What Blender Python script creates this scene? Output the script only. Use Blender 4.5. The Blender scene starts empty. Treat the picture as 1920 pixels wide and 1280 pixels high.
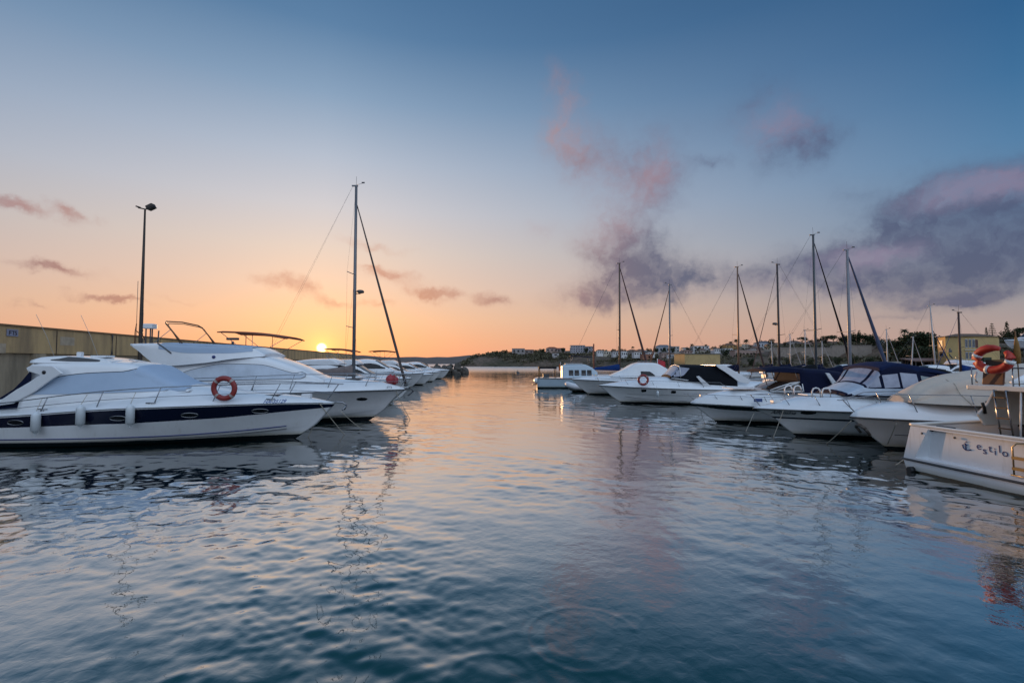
import bpy, bmesh, math, random
import numpy as np
from mathutils import Vector, Matrix, Euler

C = bpy.context
SC = C.scene
COL = SC.collection
R = math.radians
rng = random.Random(7)

# ------------------------------------------------------------------ camera
FPX = 906.67                      # focal length in pixels of the 1920 wide photograph
PITCH = math.atan(40 / FPX)
CAM_Z = 3.0
cd = bpy.data.cameras.new("camera")
cd.sensor_width = 36.0
cd.lens = FPX / 1920 * 36.0
cd.clip_start = 0.1
cd.clip_end = 20000
cam = bpy.data.objects.new("camera", cd)
COL.objects.link(cam)
cam.location = (0, 0, CAM_Z)
cam.rotation_euler = (math.pi / 2 + PITCH, 0, 0)
SC.camera = cam

def ray(px, py):
    u, v = (px - 960) / FPX, (640 - py) / FPX
    c, s = math.cos(PITCH), math.sin(PITCH)
    return Vector((u, c - v * s, s + v * c))

def at_z(px, py, z=0.0):
    d = ray(px, py); t = (z - CAM_Z) / d.z
    return Vector((d.x * t, d.y * t, z))

def at_y(px, py, Y):
    d = ray(px, py); t = Y / d.y
    return Vector((d.x * t, Y, CAM_Z + d.z * t))

# ------------------------------------------------------------------ render and exposure
SC.view_settings.view_transform = 'Standard'
SC.view_settings.look = 'None'
SC.view_settings.exposure = 0.0
SC.view_settings.gamma = 1.0
SC.cycles.use_denoising = True
SC.cycles.max_bounces = 8
SC.cycles.transparent_max_bounces = 12
SC.cycles.caustics_reflective = False
SC.cycles.caustics_refractive = False
SC.cycles.sample_clamp_indirect = 6.0

# ------------------------------------------------------------------ shader expression helper
def lin(c):
    f = lambda v: v / 12.92 if v <= 0.04045 else ((v + 0.055) / 1.055) ** 2.4
    return tuple(f(x / 255.0) for x in c)

class S:
    """a socket with arithmetic"""
    def __init__(self, nt, sock): self.nt, self.k = nt, sock
    def _m(self, op, *a, clamp=False):
        n = self.nt.nodes.new('ShaderNodeMath'); n.operation = op; n.use_clamp = clamp
        for i, x in enumerate((self,) + a): put(self.nt, x, n.inputs[i])
        return S(self.nt, n.outputs[0])
    def __add__(self, o): return self._m('ADD', o)
    def __radd__(self, o): return self._m('ADD', o)
    def __sub__(self, o): return self._m('SUBTRACT', o)
    def __rsub__(self, o): return (self * -1.0) + o
    def __mul__(self, o): return self._m('MULTIPLY', o)
    def __rmul__(self, o): return self._m('MULTIPLY', o)
    def __truediv__(self, o): return self._m('DIVIDE', o)
    def pow(self, p): return self._m('POWER', p)
    def max(self, p): return self._m('MAXIMUM', p)
    def min(self, p): return self._m('MINIMUM', p)
    def f(self, op, *a): return self._m(op, *a)
    def sat(self): return self._m('ADD', 0.0, clamp=True)
    def smooth(self, a, b, lo=0.0, hi=1.0):
        n = self.nt.nodes.new('ShaderNodeMapRange'); n.interpolation_type = 'SMOOTHSTEP'
        put(self.nt, self, n.inputs['Value'])
        for k, v in (('From Min', a), ('From Max', b), ('To Min', lo), ('To Max', hi)): n.inputs[k].default_value = v
        return S(self.nt, n.outputs['Result'])

def put(nt, x, inp):
    if isinstance(x, S): nt.links.new(x.k, inp)
    elif isinstance(x, (tuple, list)):
        x = tuple(x)
        if len(inp.default_value) == 4 and len(x) == 3: x = x + (1.0,)
        inp.default_value = x
    else: inp.default_value = x

def node(nt, typ, outs=0, props=None, **inp):
    n = nt.nodes.new(typ)
    for k, v in (props or {}).items(): setattr(n, k, v)
    for k, v in inp.items(): put(nt, v, n.inputs[k.replace('_', ' ')])
    return S(nt, n.outputs[outs])

def mix(nt, f, a, b, mode='MIX'):
    n = nt.nodes.new('ShaderNodeMix'); n.data_type = 'RGBA'; n.blend_type = mode
    put(nt, f, n.inputs[0]); put(nt, a, n.inputs[6]); put(nt, b, n.inputs[7])
    return S(nt, n.outputs[2])

def ramp(nt, f, stops, interp='LINEAR'):
    n = nt.nodes.new('ShaderNodeValToRGB'); n.color_ramp.interpolation = interp
    e = n.color_ramp.elements
    while len(e) < len(stops): e.new(0.5)
    for i, (p, c) in enumerate(stops):
        e[i].position = p; e[i].color = tuple(c) + (1.0,)
    put(nt, f, n.inputs[0])
    return S(nt, n.outputs[0])

# ------------------------------------------------------------------ world: sunset sky
SUN_DIR = ray(603, 652).normalized()
SUN_EL = math.asin(SUN_DIR.z)
SUN_AZ = math.atan2(SUN_DIR.x, SUN_DIR.y)      # clockwise from +Y

world = bpy.data.worlds.new("World")
SC.world = world
world.use_nodes = True
def build_sky():
    nt = world.node_tree
    nt.nodes.clear()
    tc = node(nt, 'ShaderNodeTexCoord', 'Generated')
    sep = nt.nodes.new('ShaderNodeSeparateXYZ'); nt.links.new(tc.k, sep.inputs[0])
    dx, dy, dz = (S(nt, sep.outputs[i]) for i in range(3))
    el = dz.f('ARCSINE') * (180 / math.pi)                     # degrees
    az = dx.f('ARCTAN2', dy) * (180 / math.pi)
    h = (dx * dx + dy * dy).f('SQRT').max(1e-4)
    ca = (dx * math.sin(SUN_AZ) + dy * math.cos(SUN_AZ)) / h      # cosine of azimuth from the sun
    pos = (el / 90.0).max(0.0)
    sun_side = ramp(nt, pos, [(a / 90, lin(c)) for a, c in (
        (0, (240, 160, 124)), (2.5, (244, 176, 136)), (5, (245, 192, 154)), (8.5, (238, 202, 178)), (12.5, (226, 207, 194)),
        (17, (207, 204, 208)), (22, (180, 190, 206)), (28, (136, 162, 190)), (34, (90, 128, 166)), (40, (66, 108, 150)), (55, (122, 152, 188)), (90, (150, 178, 214)))])
    far_side = ramp(nt, pos, [(a / 90, lin(c)) for a, c in (
        (0, (184, 156, 150)), (3, (172, 154, 152)), (6, (152, 150, 158)), (9, (128, 142, 164)), (13, (104, 136, 168)),
        (18, (82, 126, 166)), (23, (60, 110, 154)), (28, (46, 96, 142)), (36, (38, 82, 126)), (45, (60, 96, 134)), (60, (122, 152, 188)), (90, (150, 178, 214)))])  # both ramps brighten again overhead, out of view, as added fill on boats
    t = ((1.0 - ca) / 0.63).max(0.0).pow(0.58).min(1.0)
    sky = mix(nt, t, sun_side, far_side)
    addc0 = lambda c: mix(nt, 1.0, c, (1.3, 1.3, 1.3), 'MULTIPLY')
    # unseen sky behind the viewer, brightened pale blue as added fill for the boats
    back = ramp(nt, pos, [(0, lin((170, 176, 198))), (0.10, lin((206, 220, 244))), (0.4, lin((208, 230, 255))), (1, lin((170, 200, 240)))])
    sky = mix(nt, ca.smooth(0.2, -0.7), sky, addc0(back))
    # clouds: soft warped clumps at fixed directions
    comb = nt.nodes.new('ShaderNodeCombineXYZ')
    put(nt, az, comb.inputs[0]); put(nt, el, comb.inputs[1])
    P = S(nt, comb.outputs[0])
    def noise(scale, detail, rough=0.55, vec=None, out=0):
        return node(nt, 'ShaderNodeTexNoise', out, {'noise_dimensions': '3D'}, Vector=vec or P, Scale=scale, Detail=detail, Roughness=rough)
    warp = noise(0.17, 6, 0.62, out=1)
    vm = nt.nodes.new('ShaderNodeVectorMath'); vm.operation = 'MULTIPLY_ADD'
    nt.links.new(warp.k, vm.inputs[0]); vm.inputs[1].default_value = (8.5, 5.4, 0); vm.inputs[2].default_value = (-4.25, -2.7, 0)
    va = nt.nodes.new('ShaderNodeVectorMath'); va.operation = 'ADD'
    nt.links.new(P.k, va.inputs[0]); nt.links.new(vm.outputs[0], va.inputs[1])
    WP = S(nt, va.outputs[0])
    def blobs(lst):
        acc = None
        for px, py, rx, ry, rot, w in lst:
            d = ray(px, py).normalized()
            a0, e0 = math.degrees(math.atan2(d.x, d.y)), math.degrees(math.asin(d.z))
            k = math.degrees(1 / FPX) * math.cos(math.atan((px - 960) / FPX))
            m = nt.nodes.new('ShaderNodeMapping'); m.vector_type = 'TEXTURE'
            nt.links.new(WP.k, m.inputs['Vector'])
            m.inputs['Location'].default_value = (a0, e0, 0)
            m.inputs['Rotation'].default_value = (0, 0, R(-rot))
            m.inputs['Scale'].default_value = (rx * k * (2.5 if ry > 22 else 1.6), ry * k * (2.5 if ry > 22 else 1.7), 1)
            g = node(nt, 'ShaderNodeTexGradient', 1, {'gradient_type': 'QUADRATIC_SPHERE'}, Vector=S(nt, m.outputs[0]))
            g = g * (w if ry > 22 else w * 1.45)
            acc = g if acc is None else acc + g
        return acc
    dark = blobs([
        (1845, 420, 150, 66, 0, 1.1), (1790, 360, 70, 34, 0, .7), (1580, 470, 70, 34, 0, .45), (1750, 500, 90, 34, 0, .6), (1720, 425, 75, 36, -12, 1.1), (1900, 380, 90, 60, 0, 1.2), (1880, 480, 120, 46, 0, 1.1),
        (1650, 505, 80, 36, 0, .9), (1545, 520, 66, 36, 0, .8), (1430, 512, 66, 38, 0, .8), (1330, 522, 40, 24, 0, .4), (1810, 555, 90, 18, 0, .9),
        (1700, 585, 120, 10, 0, .35),
        (1195, 500, 74, 50, 15, 1.35), (1250, 530, 56, 26, 0, 1.1), (1145, 440, 46, 46, 30, .8), (1100, 558, 62, 26, 0, 1.2), (1260, 572, 60, 16, 0, .3),
        (1230, 320, 66, 66, 0, .85), (1200, 350, 46, 36, 0, .4), (1090, 292, 70, 44, 0, .75), (1055, 235, 34, 46, 0, .5), (1055, 170, 26, 30, 0, .55),
        (1470, 245, 62, 46, 20, .6), (1515, 275, 48, 30, 0, .6), (1420, 190, 60, 44, 0, .4), (1450, 320, 70, 40, 0, .25), (1590, 360, 50, 25, 0, .4), (1330, 310, 40, 14, 0, .4),
        (20, 376, 58, 17, 12, .85), (125, 396, 44, 17, 32, .8), (110, 513, 92, 13, 10, .95), (190, 566, 62, 10, 7, .85), (60, 570, 40, 8, 0, .5), (250, 575, 60, 6, 4, .5),
        (540, 531, 60, 17, 6, .9), (622, 562, 48, 12, 8, .95), (742, 519, 60, 18, 8, 1.05), (812, 557, 54, 14, 4, 1.05), (920, 565, 46, 17, 5, 1.1),
        (700, 455, 90, 12, 10, .45), (700, 572, 40, 10, 5, .5), (1015, 425, 34, 26, 0, .35), (320, 560, 50, 8, 0, .3), (690, 500, 40, 8, 10, .4)])
    pink = blobs([(1830, 352, 80, 34, 0, 1.3), (1630, 474, 60, 24, 0, 1.2), (1225, 315, 80, 74, 0, 1.0), (1120, 415, 60, 52, 20, 1.2), (1055, 220, 60, 90, 0, 1.2),
                  (1455, 230, 70, 50, 0, 1.2), (1015, 425, 44, 36, 0, 1.2), (1080, 555, 50, 26, 0, .5), (1440, 525, 90, 40, 0, .45), (1560, 560, 140, 30, 0, .5), (1880, 560, 120, 40, 0, .25),
                  (545, 530, 80, 30, 0, .9), (622, 562, 60, 20, 0, .9), (752, 522, 70, 26, 0, .7), (60, 385, 150, 40, 0, .7)])
    n1 = noise(0.22, 7, 0.6, WP)
    n2 = noise(0.9, 6, 0.65, P)
    dens = dark * (n1 * 1.5 + 0.22) + (n2 - 0.5) * 0.9 * dark.min(1.0)
    alpha = dens.smooth(0.04, 1.10) * 0.88
    # slate underside, rosy tops; warmer where the sky behind is warm
    body = mix(nt, t.smooth(0.05, 0.60), lin((192, 134, 116)), lin((74, 82, 114)))
    rosy = mix(nt, t.smooth(0.1, 0.9), lin((194, 148, 138)), lin((146, 132, 158)))
    pk = (pink * (n1 * 1.3 + 0.3)).smooth(0.1, 0.95) * 0.72
    cc = mix(nt, pk, body, rosy)
    n3 = noise(0.5, 4, 0.55, WP)
    cc = mix(nt, (n3 - 0.42).max(0.0) * 1.4, cc, sky)
    sky = mix(nt, alpha, sky, cc)
    # the low sun and its glow
    dp = (dx * SUN_DIR.x + dy * SUN_DIR.y + dz * SUN_DIR.z).min(1.0)
    ang = ((1.0 - dp) * 2.0).f('SQRT') * (180 / math.pi)
    disc = ang.smooth(0.62, 0.28)
    g1 = ((ang / 1.5).pow(1.6) * -1.0).f('EXPONENT')
    g2 = ((ang / 6.5).pow(1.5) * -1.0).f('EXPONENT')
    def addc(base, col, fac):
        n = nt.nodes.new('ShaderNodeMix'); n.data_type = 'RGBA'; n.blend_type = 'ADD'
        put(nt, fac, n.inputs[0]); put(nt, base, n.inputs[6]); put(nt, col, n.inputs[7]); n.clamp_result = False
        return S(nt, n.outputs[2])
    sky = addc(sky, (0.12, 0.07, -0.15), g2)
    sky = addc(sky, (0.42, 0.26, 0.04), g1)
    sky = addc(sky, (5.0, 3.4, 1.4), disc)
    # a share of physical sky light at the same sun angle
    nish = nt.nodes.new('ShaderNodeTexSky'); nish.sky_type = 'NISHITA'; nish.sun_disc = False
    nish.sun_elevation = SUN_EL; nish.sun_rotation = SUN_AZ
    bg1 = nt.nodes.new('ShaderNodeBackground'); bg1.inputs['Strength'].default_value = 0.015
    nt.links.new(nish.outputs[0], bg1.inputs['Color'])
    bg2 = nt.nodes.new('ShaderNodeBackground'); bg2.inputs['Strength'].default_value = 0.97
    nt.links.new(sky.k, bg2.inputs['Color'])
    ad = nt.nodes.new('ShaderNodeAddShader')
    nt.links.new(bg1.outputs[0], ad.inputs[0]); nt.links.new(bg2.outputs[0], ad.inputs[1])
    out = nt.nodes.new('ShaderNodeOutputWorld')
    nt.links.new(ad.outputs[0], out.inputs[0])
build_sky()

sl = bpy.data.lights.new("sun", 'SUN')
sl.energy = 3.0
sl.angle = R(0.5)
sl.color = (1.0, 0.56, 0.26)
sun = bpy.data.objects.new("sun", sl)
COL.objects.link(sun)
sun.rotation_euler = SUN_DIR.to_track_quat('Z', 'Y').to_euler()
sun.location = SUN_DIR * 200

# ------------------------------------------------------------------ materials
MATS = {}
def mat(name, col, rough=0.5, metal=0.0, coat=0.0, noise=0.0, nscale=3.0, bump=0.0, bscale=40.0, spec=0.5, dark=None, trans=0.0, alpha=1.0, streak=0.0):
    """a principled material whose colour drifts between two tones by object-space noise"""
    if name in MATS: return MATS[name]
    m = bpy.data.materials.new(name); m.use_nodes = True
    nt = m.node_tree; b = nt.nodes['Principled BSDF']
    b.inputs['Roughness'].default_value = rough
    b.inputs['Metallic'].default_value = metal
    b.inputs['Coat Weight'].default_value = coat
    b.inputs['Specular IOR Level'].default_value = spec
    b.inputs['Transmission Weight'].default_value = trans
    b.inputs['Alpha'].default_value = alpha
    tc = node(nt, 'ShaderNodeTexCoord', 'Object')
    base = tuple(col)
    if noise > 0:
        v = tc
        if streak > 0:
            mp = nt.nodes.new('ShaderNodeMapping'); nt.links.new(tc.k, mp.inputs[0]); mp.inputs['Scale'].default_value = (1, 1, streak)
            v = S(nt, mp.outputs[0])
        n = node(nt, 'ShaderNodeTexNoise', 0, None, Vector=v, Scale=nscale, Detail=6.0, Roughness=0.65)
        d = dark or tuple(c * 0.55 for c in base)
        c = mix(nt, n.smooth(0.35, 0.72) * noise, base, d)
        nt.links.new(c.k, b.inputs['Base Color'])
    else:
        b.inputs['Base Color'].default_value = base + (1.0,)
    if bump > 0:
        n = node(nt, 'ShaderNodeTexNoise', 0, None, Vector=tc, Scale=bscale, Detail=4.0)
        bn = nt.nodes.new('ShaderNodeBump'); bn.inputs['Strength'].default_value = bump; bn.inputs['Distance'].default_value = 0.02
        nt.links.new(n.k, bn.inputs['Height']); nt.links.new(bn.outputs[0], b.inputs['Normal'])
    MATS[name] = m
    return m

# ------------------------------------------------------------------ object helpers
def tag(o, label=None, cat=None, group=None, kind=None):
    if label: o['label'] = label
    if cat: o['category'] = cat
    if group: o['group'] = group
    if kind: o['kind'] = kind
    return o

def empty(name, loc=(0, 0, 0), rz=0.0):
    o = bpy.data.objects.new(name, None); COL.objects.link(o)
    o.empty_display_size = 0.3
    o.location = loc; o.rotation_euler = (0, 0, rz)
    return o

class MB:
    """collects vertices and faces for one mesh"""
    def __init__(self): self.v, self.f, self.m, self.s = [], [], [], []
    def add(self, vs, fs, mi=0, smooth=False):
        o = len(self.v)
        self.v.extend(tuple(p) for p in vs)
        for f in fs:
            self.f.append(tuple(i + o for i in f)); self.m.append(mi); self.s.append(smooth)
        return self
    def box(self, c, s, mi=0, rz=0.0, ry=0.0):
        M = Matrix.Rotation(rz, 3, 'Z') @ Matrix.Rotation(ry, 3, 'Y')
        vs = [Vector(c) + M @ Vector((x * s[0] / 2, y * s[1] / 2, z * s[2] / 2)) for x in (-1, 1) for y in (-1, 1) for z in (-1, 1)]
        return self.add(vs, [(0, 1, 3, 2), (4, 6, 7, 5), (0, 4, 5, 1), (2, 3, 7, 6), (0, 2, 6, 4), (1, 5, 7, 3)], mi)
    def tube(self, pts, r, n=6, mi=0, caps=True, closed=False):
        pts = [Vector(p) for p in pts]
        rs = r if isinstance(r, (list, tuple)) else [r] * len(pts)
        rings = []
        N = len(pts)
        for i, p in enumerate(pts):
            if closed: t = pts[(i + 1) % N] - pts[i - 1]
            else: t = pts[min(i + 1, N - 1)] - pts[max(i - 1, 0)]
            t.normalize()
            a = t.cross(Vector((0, 0, 1)))
            if a.length < 1e-3: a = t.cross(Vector((1, 0, 0)))
            a.normalize(); b = t.cross(a)
            rings.append([p + (a * math.cos(2 * math.pi * k / n) + b * math.sin(2 * math.pi * k / n)) * rs[i] for k in range(n)])
        vs = [q for ring in rings for q in ring]
        fs = []
        for i in range(N if closed else N - 1):
            j = (i + 1) % N
            for k in range(n):
                fs.append((i * n + k, i * n + (k + 1) % n, j * n + (k + 1) % n, j * n + k))
        if caps and not closed:
            fs.append(tuple(range(n - 1, -1, -1))); fs.append(tuple((N - 1) * n + k for k in range(n)))
        return self.add(vs, fs, mi, True)
    def lathe(self, prof, c=(0, 0, 0), n=12, mi=0, axis='Z'):
        vs, fs = [], []
        for r_, z in prof:
            for k in range(n):
                a = 2 * math.pi * k / n
                p = Vector((r_ * math.cos(a), r_ * math.sin(a), z))
                if axis == 'X': p = Vector((p.z, p.x, p.y))
                if axis == 'Y': p = Vector((p.x, p.z, p.y))
                vs.append(Vector(c) + p)
        for i in range(len(prof) - 1):
            for k in range(n):
                fs.append((i * n + k, i * n + (k + 1) % n, (i + 1) * n + (k + 1) % n, (i + 1) * n + k))
        fs.append(tuple(range(n - 1, -1, -1))); fs.append(tuple((len(prof) - 1) * n + k for k in range(n)))
        return self.add(vs, fs, mi, True)
    def loft(self, secs, mi=0, closed=False, caps=False, smooth=True):
        n = len(secs[0])
        vs = [p for s in secs for p in s]
        fs = []
        for i in range(len(secs) - 1):
            for k in range(n if closed else n - 1):
                k2 = (k + 1) % n
                fs.append((i * n + k, i * n + k2, (i + 1) * n + k2, (i + 1) * n + k))
        self.add(vs, fs, mi, smooth)
        if caps:
            self.add(secs[0], [tuple(range(n - 1, -1, -1))], mi); self.add(secs[-1], [tuple(range(n))], mi)
        return self
    def prism(self, poly, axis, a, b, mi=0):
        """extrude a 2-D polygon along axis from a to b"""
        def P(p, t): return {'Y': (p[0], t, p[1]), 'X': (t, p[0], p[1]), 'Z': (p[0], p[1], t)}[axis]
        n = len(poly)
        vs = [P(p, a) for p in poly] + [P(p, b) for p in poly]
        fs = [tuple(range(n)), tuple(range(2 * n - 1, n - 1, -1))] + [(i, n + i, n + (i + 1) % n, (i + 1) % n) for i in range(n)]
        return self.add(vs, fs, mi)
    def build(self, name, mats, parent=None, fix=True, bevel=0.0):
        me = bpy.data.meshes.new(name)
        me.from_pydata(self.v, [], self.f)
        if not isinstance(mats, (list, tuple)): mats = [mats]
        for m in mats: me.materials.append(m)
        me.polygons.foreach_set('material_index', self.m)
        me.polygons.foreach_set('use_smooth', self.s)
        if fix:
            bm = bmesh.new(); bm.from_mesh(me)
            bmesh.ops.remove_doubles(bm, verts=bm.verts, dist=1e-4)
            bmesh.ops.recalc_face_normals(bm, faces=bm.faces)
            if bevel > 0:
                ed = [e for e in bm.edges if len(e.link_faces) == 2 and e.calc_face_angle(0) > 0.6]
                bmesh.ops.bevel(bm, geom=ed, offset=bevel, segments=2, affect='EDGES', profile=0.5)
            bm.to_mesh(me); bm.free()
        me.update()
        o = bpy.data.objects.new(name, me); COL.objects.link(o)
        if parent is not None: o.parent = parent
        return o

def children(o): return [c for c in o.children]
def copy_tree(o, parent=None):
    c = o.copy(); COL.objects.link(c)
    if parent is not None: c.parent = parent
    for ch in list(o.children): copy_tree(ch, c)
    return c

def interp(pts, x):
    """piecewise-linear curve through sorted (x, y) points"""
    if x <= pts[0][0]: return pts[0][1]
    for (a, b), (c, d) in zip(pts, pts[1:]):
        if x <= c: return b + (d - b) * (x - a) / (c - a) if c > a else d
    return pts[-1][1]

def smooth_interp(pts, x):
    """monotone cubic through sorted points"""
    n = len(pts)
    if x <= pts[0][0]: return pts[0][1]
    if x >= pts[-1][0]: return pts[-1][1]
    i = max(k for k in range(n - 1) if pts[k][0] <= x)
    def slope(k):
        if k == 0 or k == n - 1:
            a, b = (0, 1) if k == 0 else (n - 2, n - 1)
            return (pts[b][1] - pts[a][1]) / (pts[b][0] - pts[a][0])
        d0 = (pts[k][1] - pts[k - 1][1]) / (pts[k][0] - pts[k - 1][0]); d1 = (pts[k + 1][1] - pts[k][1]) / (pts[k + 1][0] - pts[k][0])
        return 0 if d0 * d1 <= 0 else 2 * d0 * d1 / (d0 + d1)
    (x0, y0), (x1, y1) = pts[i], pts[i + 1]
    h = x1 - x0; t = (x - x0) / h
    m0, m1 = slope(i) * h, slope(i + 1) * h
    return (2 * t**3 - 3 * t**2 + 1) * y0 + (t**3 - 2 * t**2 + t) * m0 + (-2 * t**3 + 3 * t**2) * y1 + (t**3 - t**2) * m1

# ================================================================== WATER
def build_water():
    rs = np.random.RandomState(3)
    nr, na = 1150, 640
    rr = 1.6 * (430.0 / 1.6) ** (np.arange(nr) / (nr - 1.0))
    aa = np.linspace(-math.radians(64), math.radians(64), na)
    Rr, Aa = np.meshgrid(rr, aa, indexing='ij')
    X, Y = Rr * np.sin(Aa), Rr * np.cos(Aa)
    step_r = Rr * math.log(430.0 / 1.6) / (nr - 1)
    step_a = Rr * (aa[1] - aa[0])
    # patches of livelier and calmer water
    patch = np.zeros_like(X)
    for k in range(7):
        th, wl, ph = rs.uniform(0, 2 * math.pi), rs.uniform(5, 22), rs.uniform(0, 6.28)
        patch += np.sin((X * math.cos(th) + Y * math.sin(th)) * 2 * math.pi / wl + ph)
    patch = 1.0 + 0.27 * patch
    patch = np.clip(patch, 0.3, 1.7)
    Z = np.zeros_like(X)
    n = 84
    for k in range(n):
        wl = 0.13 * (2.6 / 0.13) ** ((k + rs.rand()) / n)
        th = rs.normal(math.radians(62), math.radians(50))
        ph = rs.uniform(0, 6.28)
        s = 0.0076 * (0.6 if wl > 1.0 else 1.0)
        amp = s * wl / (2 * math.pi)
        st = np.maximum(step_r * np.abs(np.cos(th - (math.pi / 2 - Aa))), step_a * np.abs(np.sin(th - (math.pi / 2 - Aa))))
        fade = np.clip((wl / st - 2.5) / 3.0, 0, 1)
        fade *= np.clip(1.25 - Rr / 260.0, 0.25, 1)
        wob = 0.5 * np.sin(X * 0.9 + k) + 0.5 * np.sin(Y * 0.7 + 2 * k)
        Z += amp * fade * np.sin((X * math.cos(th) + Y * math.sin(th)) * 2 * math.pi / wl + ph + wob)
    Z *= patch
    # two rings where a fish touched the surface
    for px, py, rad, am in ((1092, 1192, 0.62, 0.0019), (1178, 1165, 0.16, 0.0018), (920, 1275, 0.42, 0.0014)):
        c = at_z(px, py)
        d = np.sqrt((X - c.x) ** 2 + (Y - c.y) ** 2)
        Z += am * np.exp(-((d - rad) / 0.05) ** 2) * np.cos((d - rad) / 0.035) + 0.4 * am * np.exp(-((d - rad * .7) / 0.08) ** 2) * np.cos((d - rad * .7) / 0.03)
    V = np.stack([X, Y, Z], -1).reshape(-1, 3)
    i = np.arange(nr - 1)[:, None] * na + np.arange(na - 1)[None, :]
    F = np.stack([i, i + 1, i + 1 + na, i + na], -1).reshape(-1, 4)[:, ::-1]
    # outer sheet, a hand lower, all the way round
    big = np.array([(-3000, -600, -0.16), (3000, -600, -0.16), (3000, 6000, -0.16), (-3000, 6000, -0.16)], float)
    nv = len(V)
    V = np.concatenate([V, big])
    F = np.concatenate([F, np.array([[nv, nv + 1, nv + 2, nv + 3]])])
    me = bpy.data.meshes.new("water")
    me.vertices.add(len(V)); me.vertices.foreach_set('co', V.astype(np.float32).ravel())
    me.loops.add(F.size); me.loops.foreach_set('vertex_index', F.astype(np.int32).ravel())
    me.polygons.add(len(F)); me.polygons.foreach_set('loop_start', np.arange(0, F.size, 4, dtype=np.int32))
    me.polygons.foreach_set('use_smooth', np.ones(len(F), bool))
    me.update(); me.validate()
    m = bpy.data.materials.new("harbour_water"); m.use_nodes = True
    nt = m.node_tree; nt.nodes.clear()
    tc = node(nt, 'ShaderNodeTexCoord', 'Object')
    sp = nt.nodes.new('ShaderNodeSeparateXYZ'); nt.links.new(tc.k, sp.inputs[0])
    rg = S(nt, sp.outputs[1]).smooth(80.0, 260.0, 0.02, 0.30)      # breeze ruffles the open bay outside the mole
    n1 = node(nt, 'ShaderNodeTexNoise', 0, None, Vector=tc, Scale=8.5, Detail=3.0, Roughness=0.5, Distortion=0.6)
    n2 = node(nt, 'ShaderNodeTexNoise', 0, None, Vector=tc, Scale=1.3, Detail=3.0, Roughness=0.5, Distortion=0.4)
    calm = node(nt, 'ShaderNodeTexNoise', 0, None, Vector=tc, Scale=0.11, Detail=2.0).smooth(0.38, 0.62, 0.35, 1.0)
    hgt = (n1 * 0.32 + n2 * 0.4) * calm
    bn = nt.nodes.new('ShaderNodeBump'); bn.inputs['Strength'].default_value = 0.30; bn.inputs['Distance'].default_value = 0.04
    nt.links.new(hgt.k, bn.inputs['Height'])
    N = S(nt, bn.outputs[0])
    lw = node(nt, 'ShaderNodeLayerWeight', 'Facing', None, Blend=0.5, Normal=N)
    refl = lw.smooth(0.35, 0.85) * 0.92 + 0.02
    body = nt.nodes.new('ShaderNodeBsdfDiffuse'); body.inputs['Color'].default_value = (0.004, 0.046, 0.050, 1)
    gl = nt.nodes.new('ShaderNodeBsdfGlossy'); nt.links.new(rg.k, gl.inputs['Roughness']); nt.links.new(bn.outputs[0], gl.inputs['Normal'])
    mx = nt.nodes.new('ShaderNodeMixShader'); nt.links.new(refl.k, mx.inputs[0]); nt.links.new(body.outputs[0], mx.inputs[1]); nt.links.new(gl.outputs[0], mx.inputs[2])
    out = nt.nodes.new('ShaderNodeOutputMaterial'); nt.links.new(mx.outputs[0], out.inputs[0])
    me.materials.append(m)
    o = bpy.data.objects.new("water", me); COL.objects.link(o)
    tag(o, "rippled teal harbour water reflecting the sunset", "water", kind='structure')
build_water()

# ================================================================== BOAT PARTS
def hull_mat(name, col, boot=(0.006, 0.006, 0.008), zb=0.12, algae=True):
    """gelcoat with dark bottom paint up to the waterline and a faint grubby band above it"""
    if name in MATS: return MATS[name]
    m = bpy.data.materials.new(name); m.use_nodes = True
    nt = m.node_tree; b = nt.nodes['Principled BSDF']
    b.inputs['Roughness'].default_value = 0.22; b.inputs['Coat Weight'].default_value = 0.35; b.inputs['Coat Roughness'].default_value = 0.08
    tc = node(nt, 'ShaderNodeTexCoord', 'Object')
    sep = nt.nodes.new('ShaderNodeSeparateXYZ'); nt.links.new(tc.k, sep.inputs[0])
    z = S(nt, sep.outputs[2])
    n = node(nt, 'ShaderNodeTexNoise', 0, None, Vector=tc, Scale=1.6, Detail=5.0, Roughness=0.6)
    mp = nt.nodes.new('ShaderNodeMapping'); nt.links.new(tc.k, mp.inputs[0]); mp.inputs['Scale'].default_value = (3, 3, 0.25)
    st = node(nt, 'ShaderNodeTexNoise', 0, None, Vector=S(nt, mp.outputs[0]), Scale=2.2, Detail=5.0, Roughness=0.7)
    c = mix(nt, n.smooth(0.35, 0.75) * 0.22, col, tuple(x * 0.72 for x in col))
    c = mix(nt, st.smooth(0.55, 0.75) * 0.22, c, (0.33, 0.29, 0.22))
    zz = z + (n - 0.5) * 0.05
    if algae: c = mix(nt, zz.smooth(zb + 0.20, zb) * 0.55, c, (0.24, 0.21, 0.11))
    c = mix(nt, zz.smooth(zb + 0.015, zb - 0.005), c, boot)
    nt.links.new(c.k, b.inputs['Base Color'])
    MATS[name] = m
    return m

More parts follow.
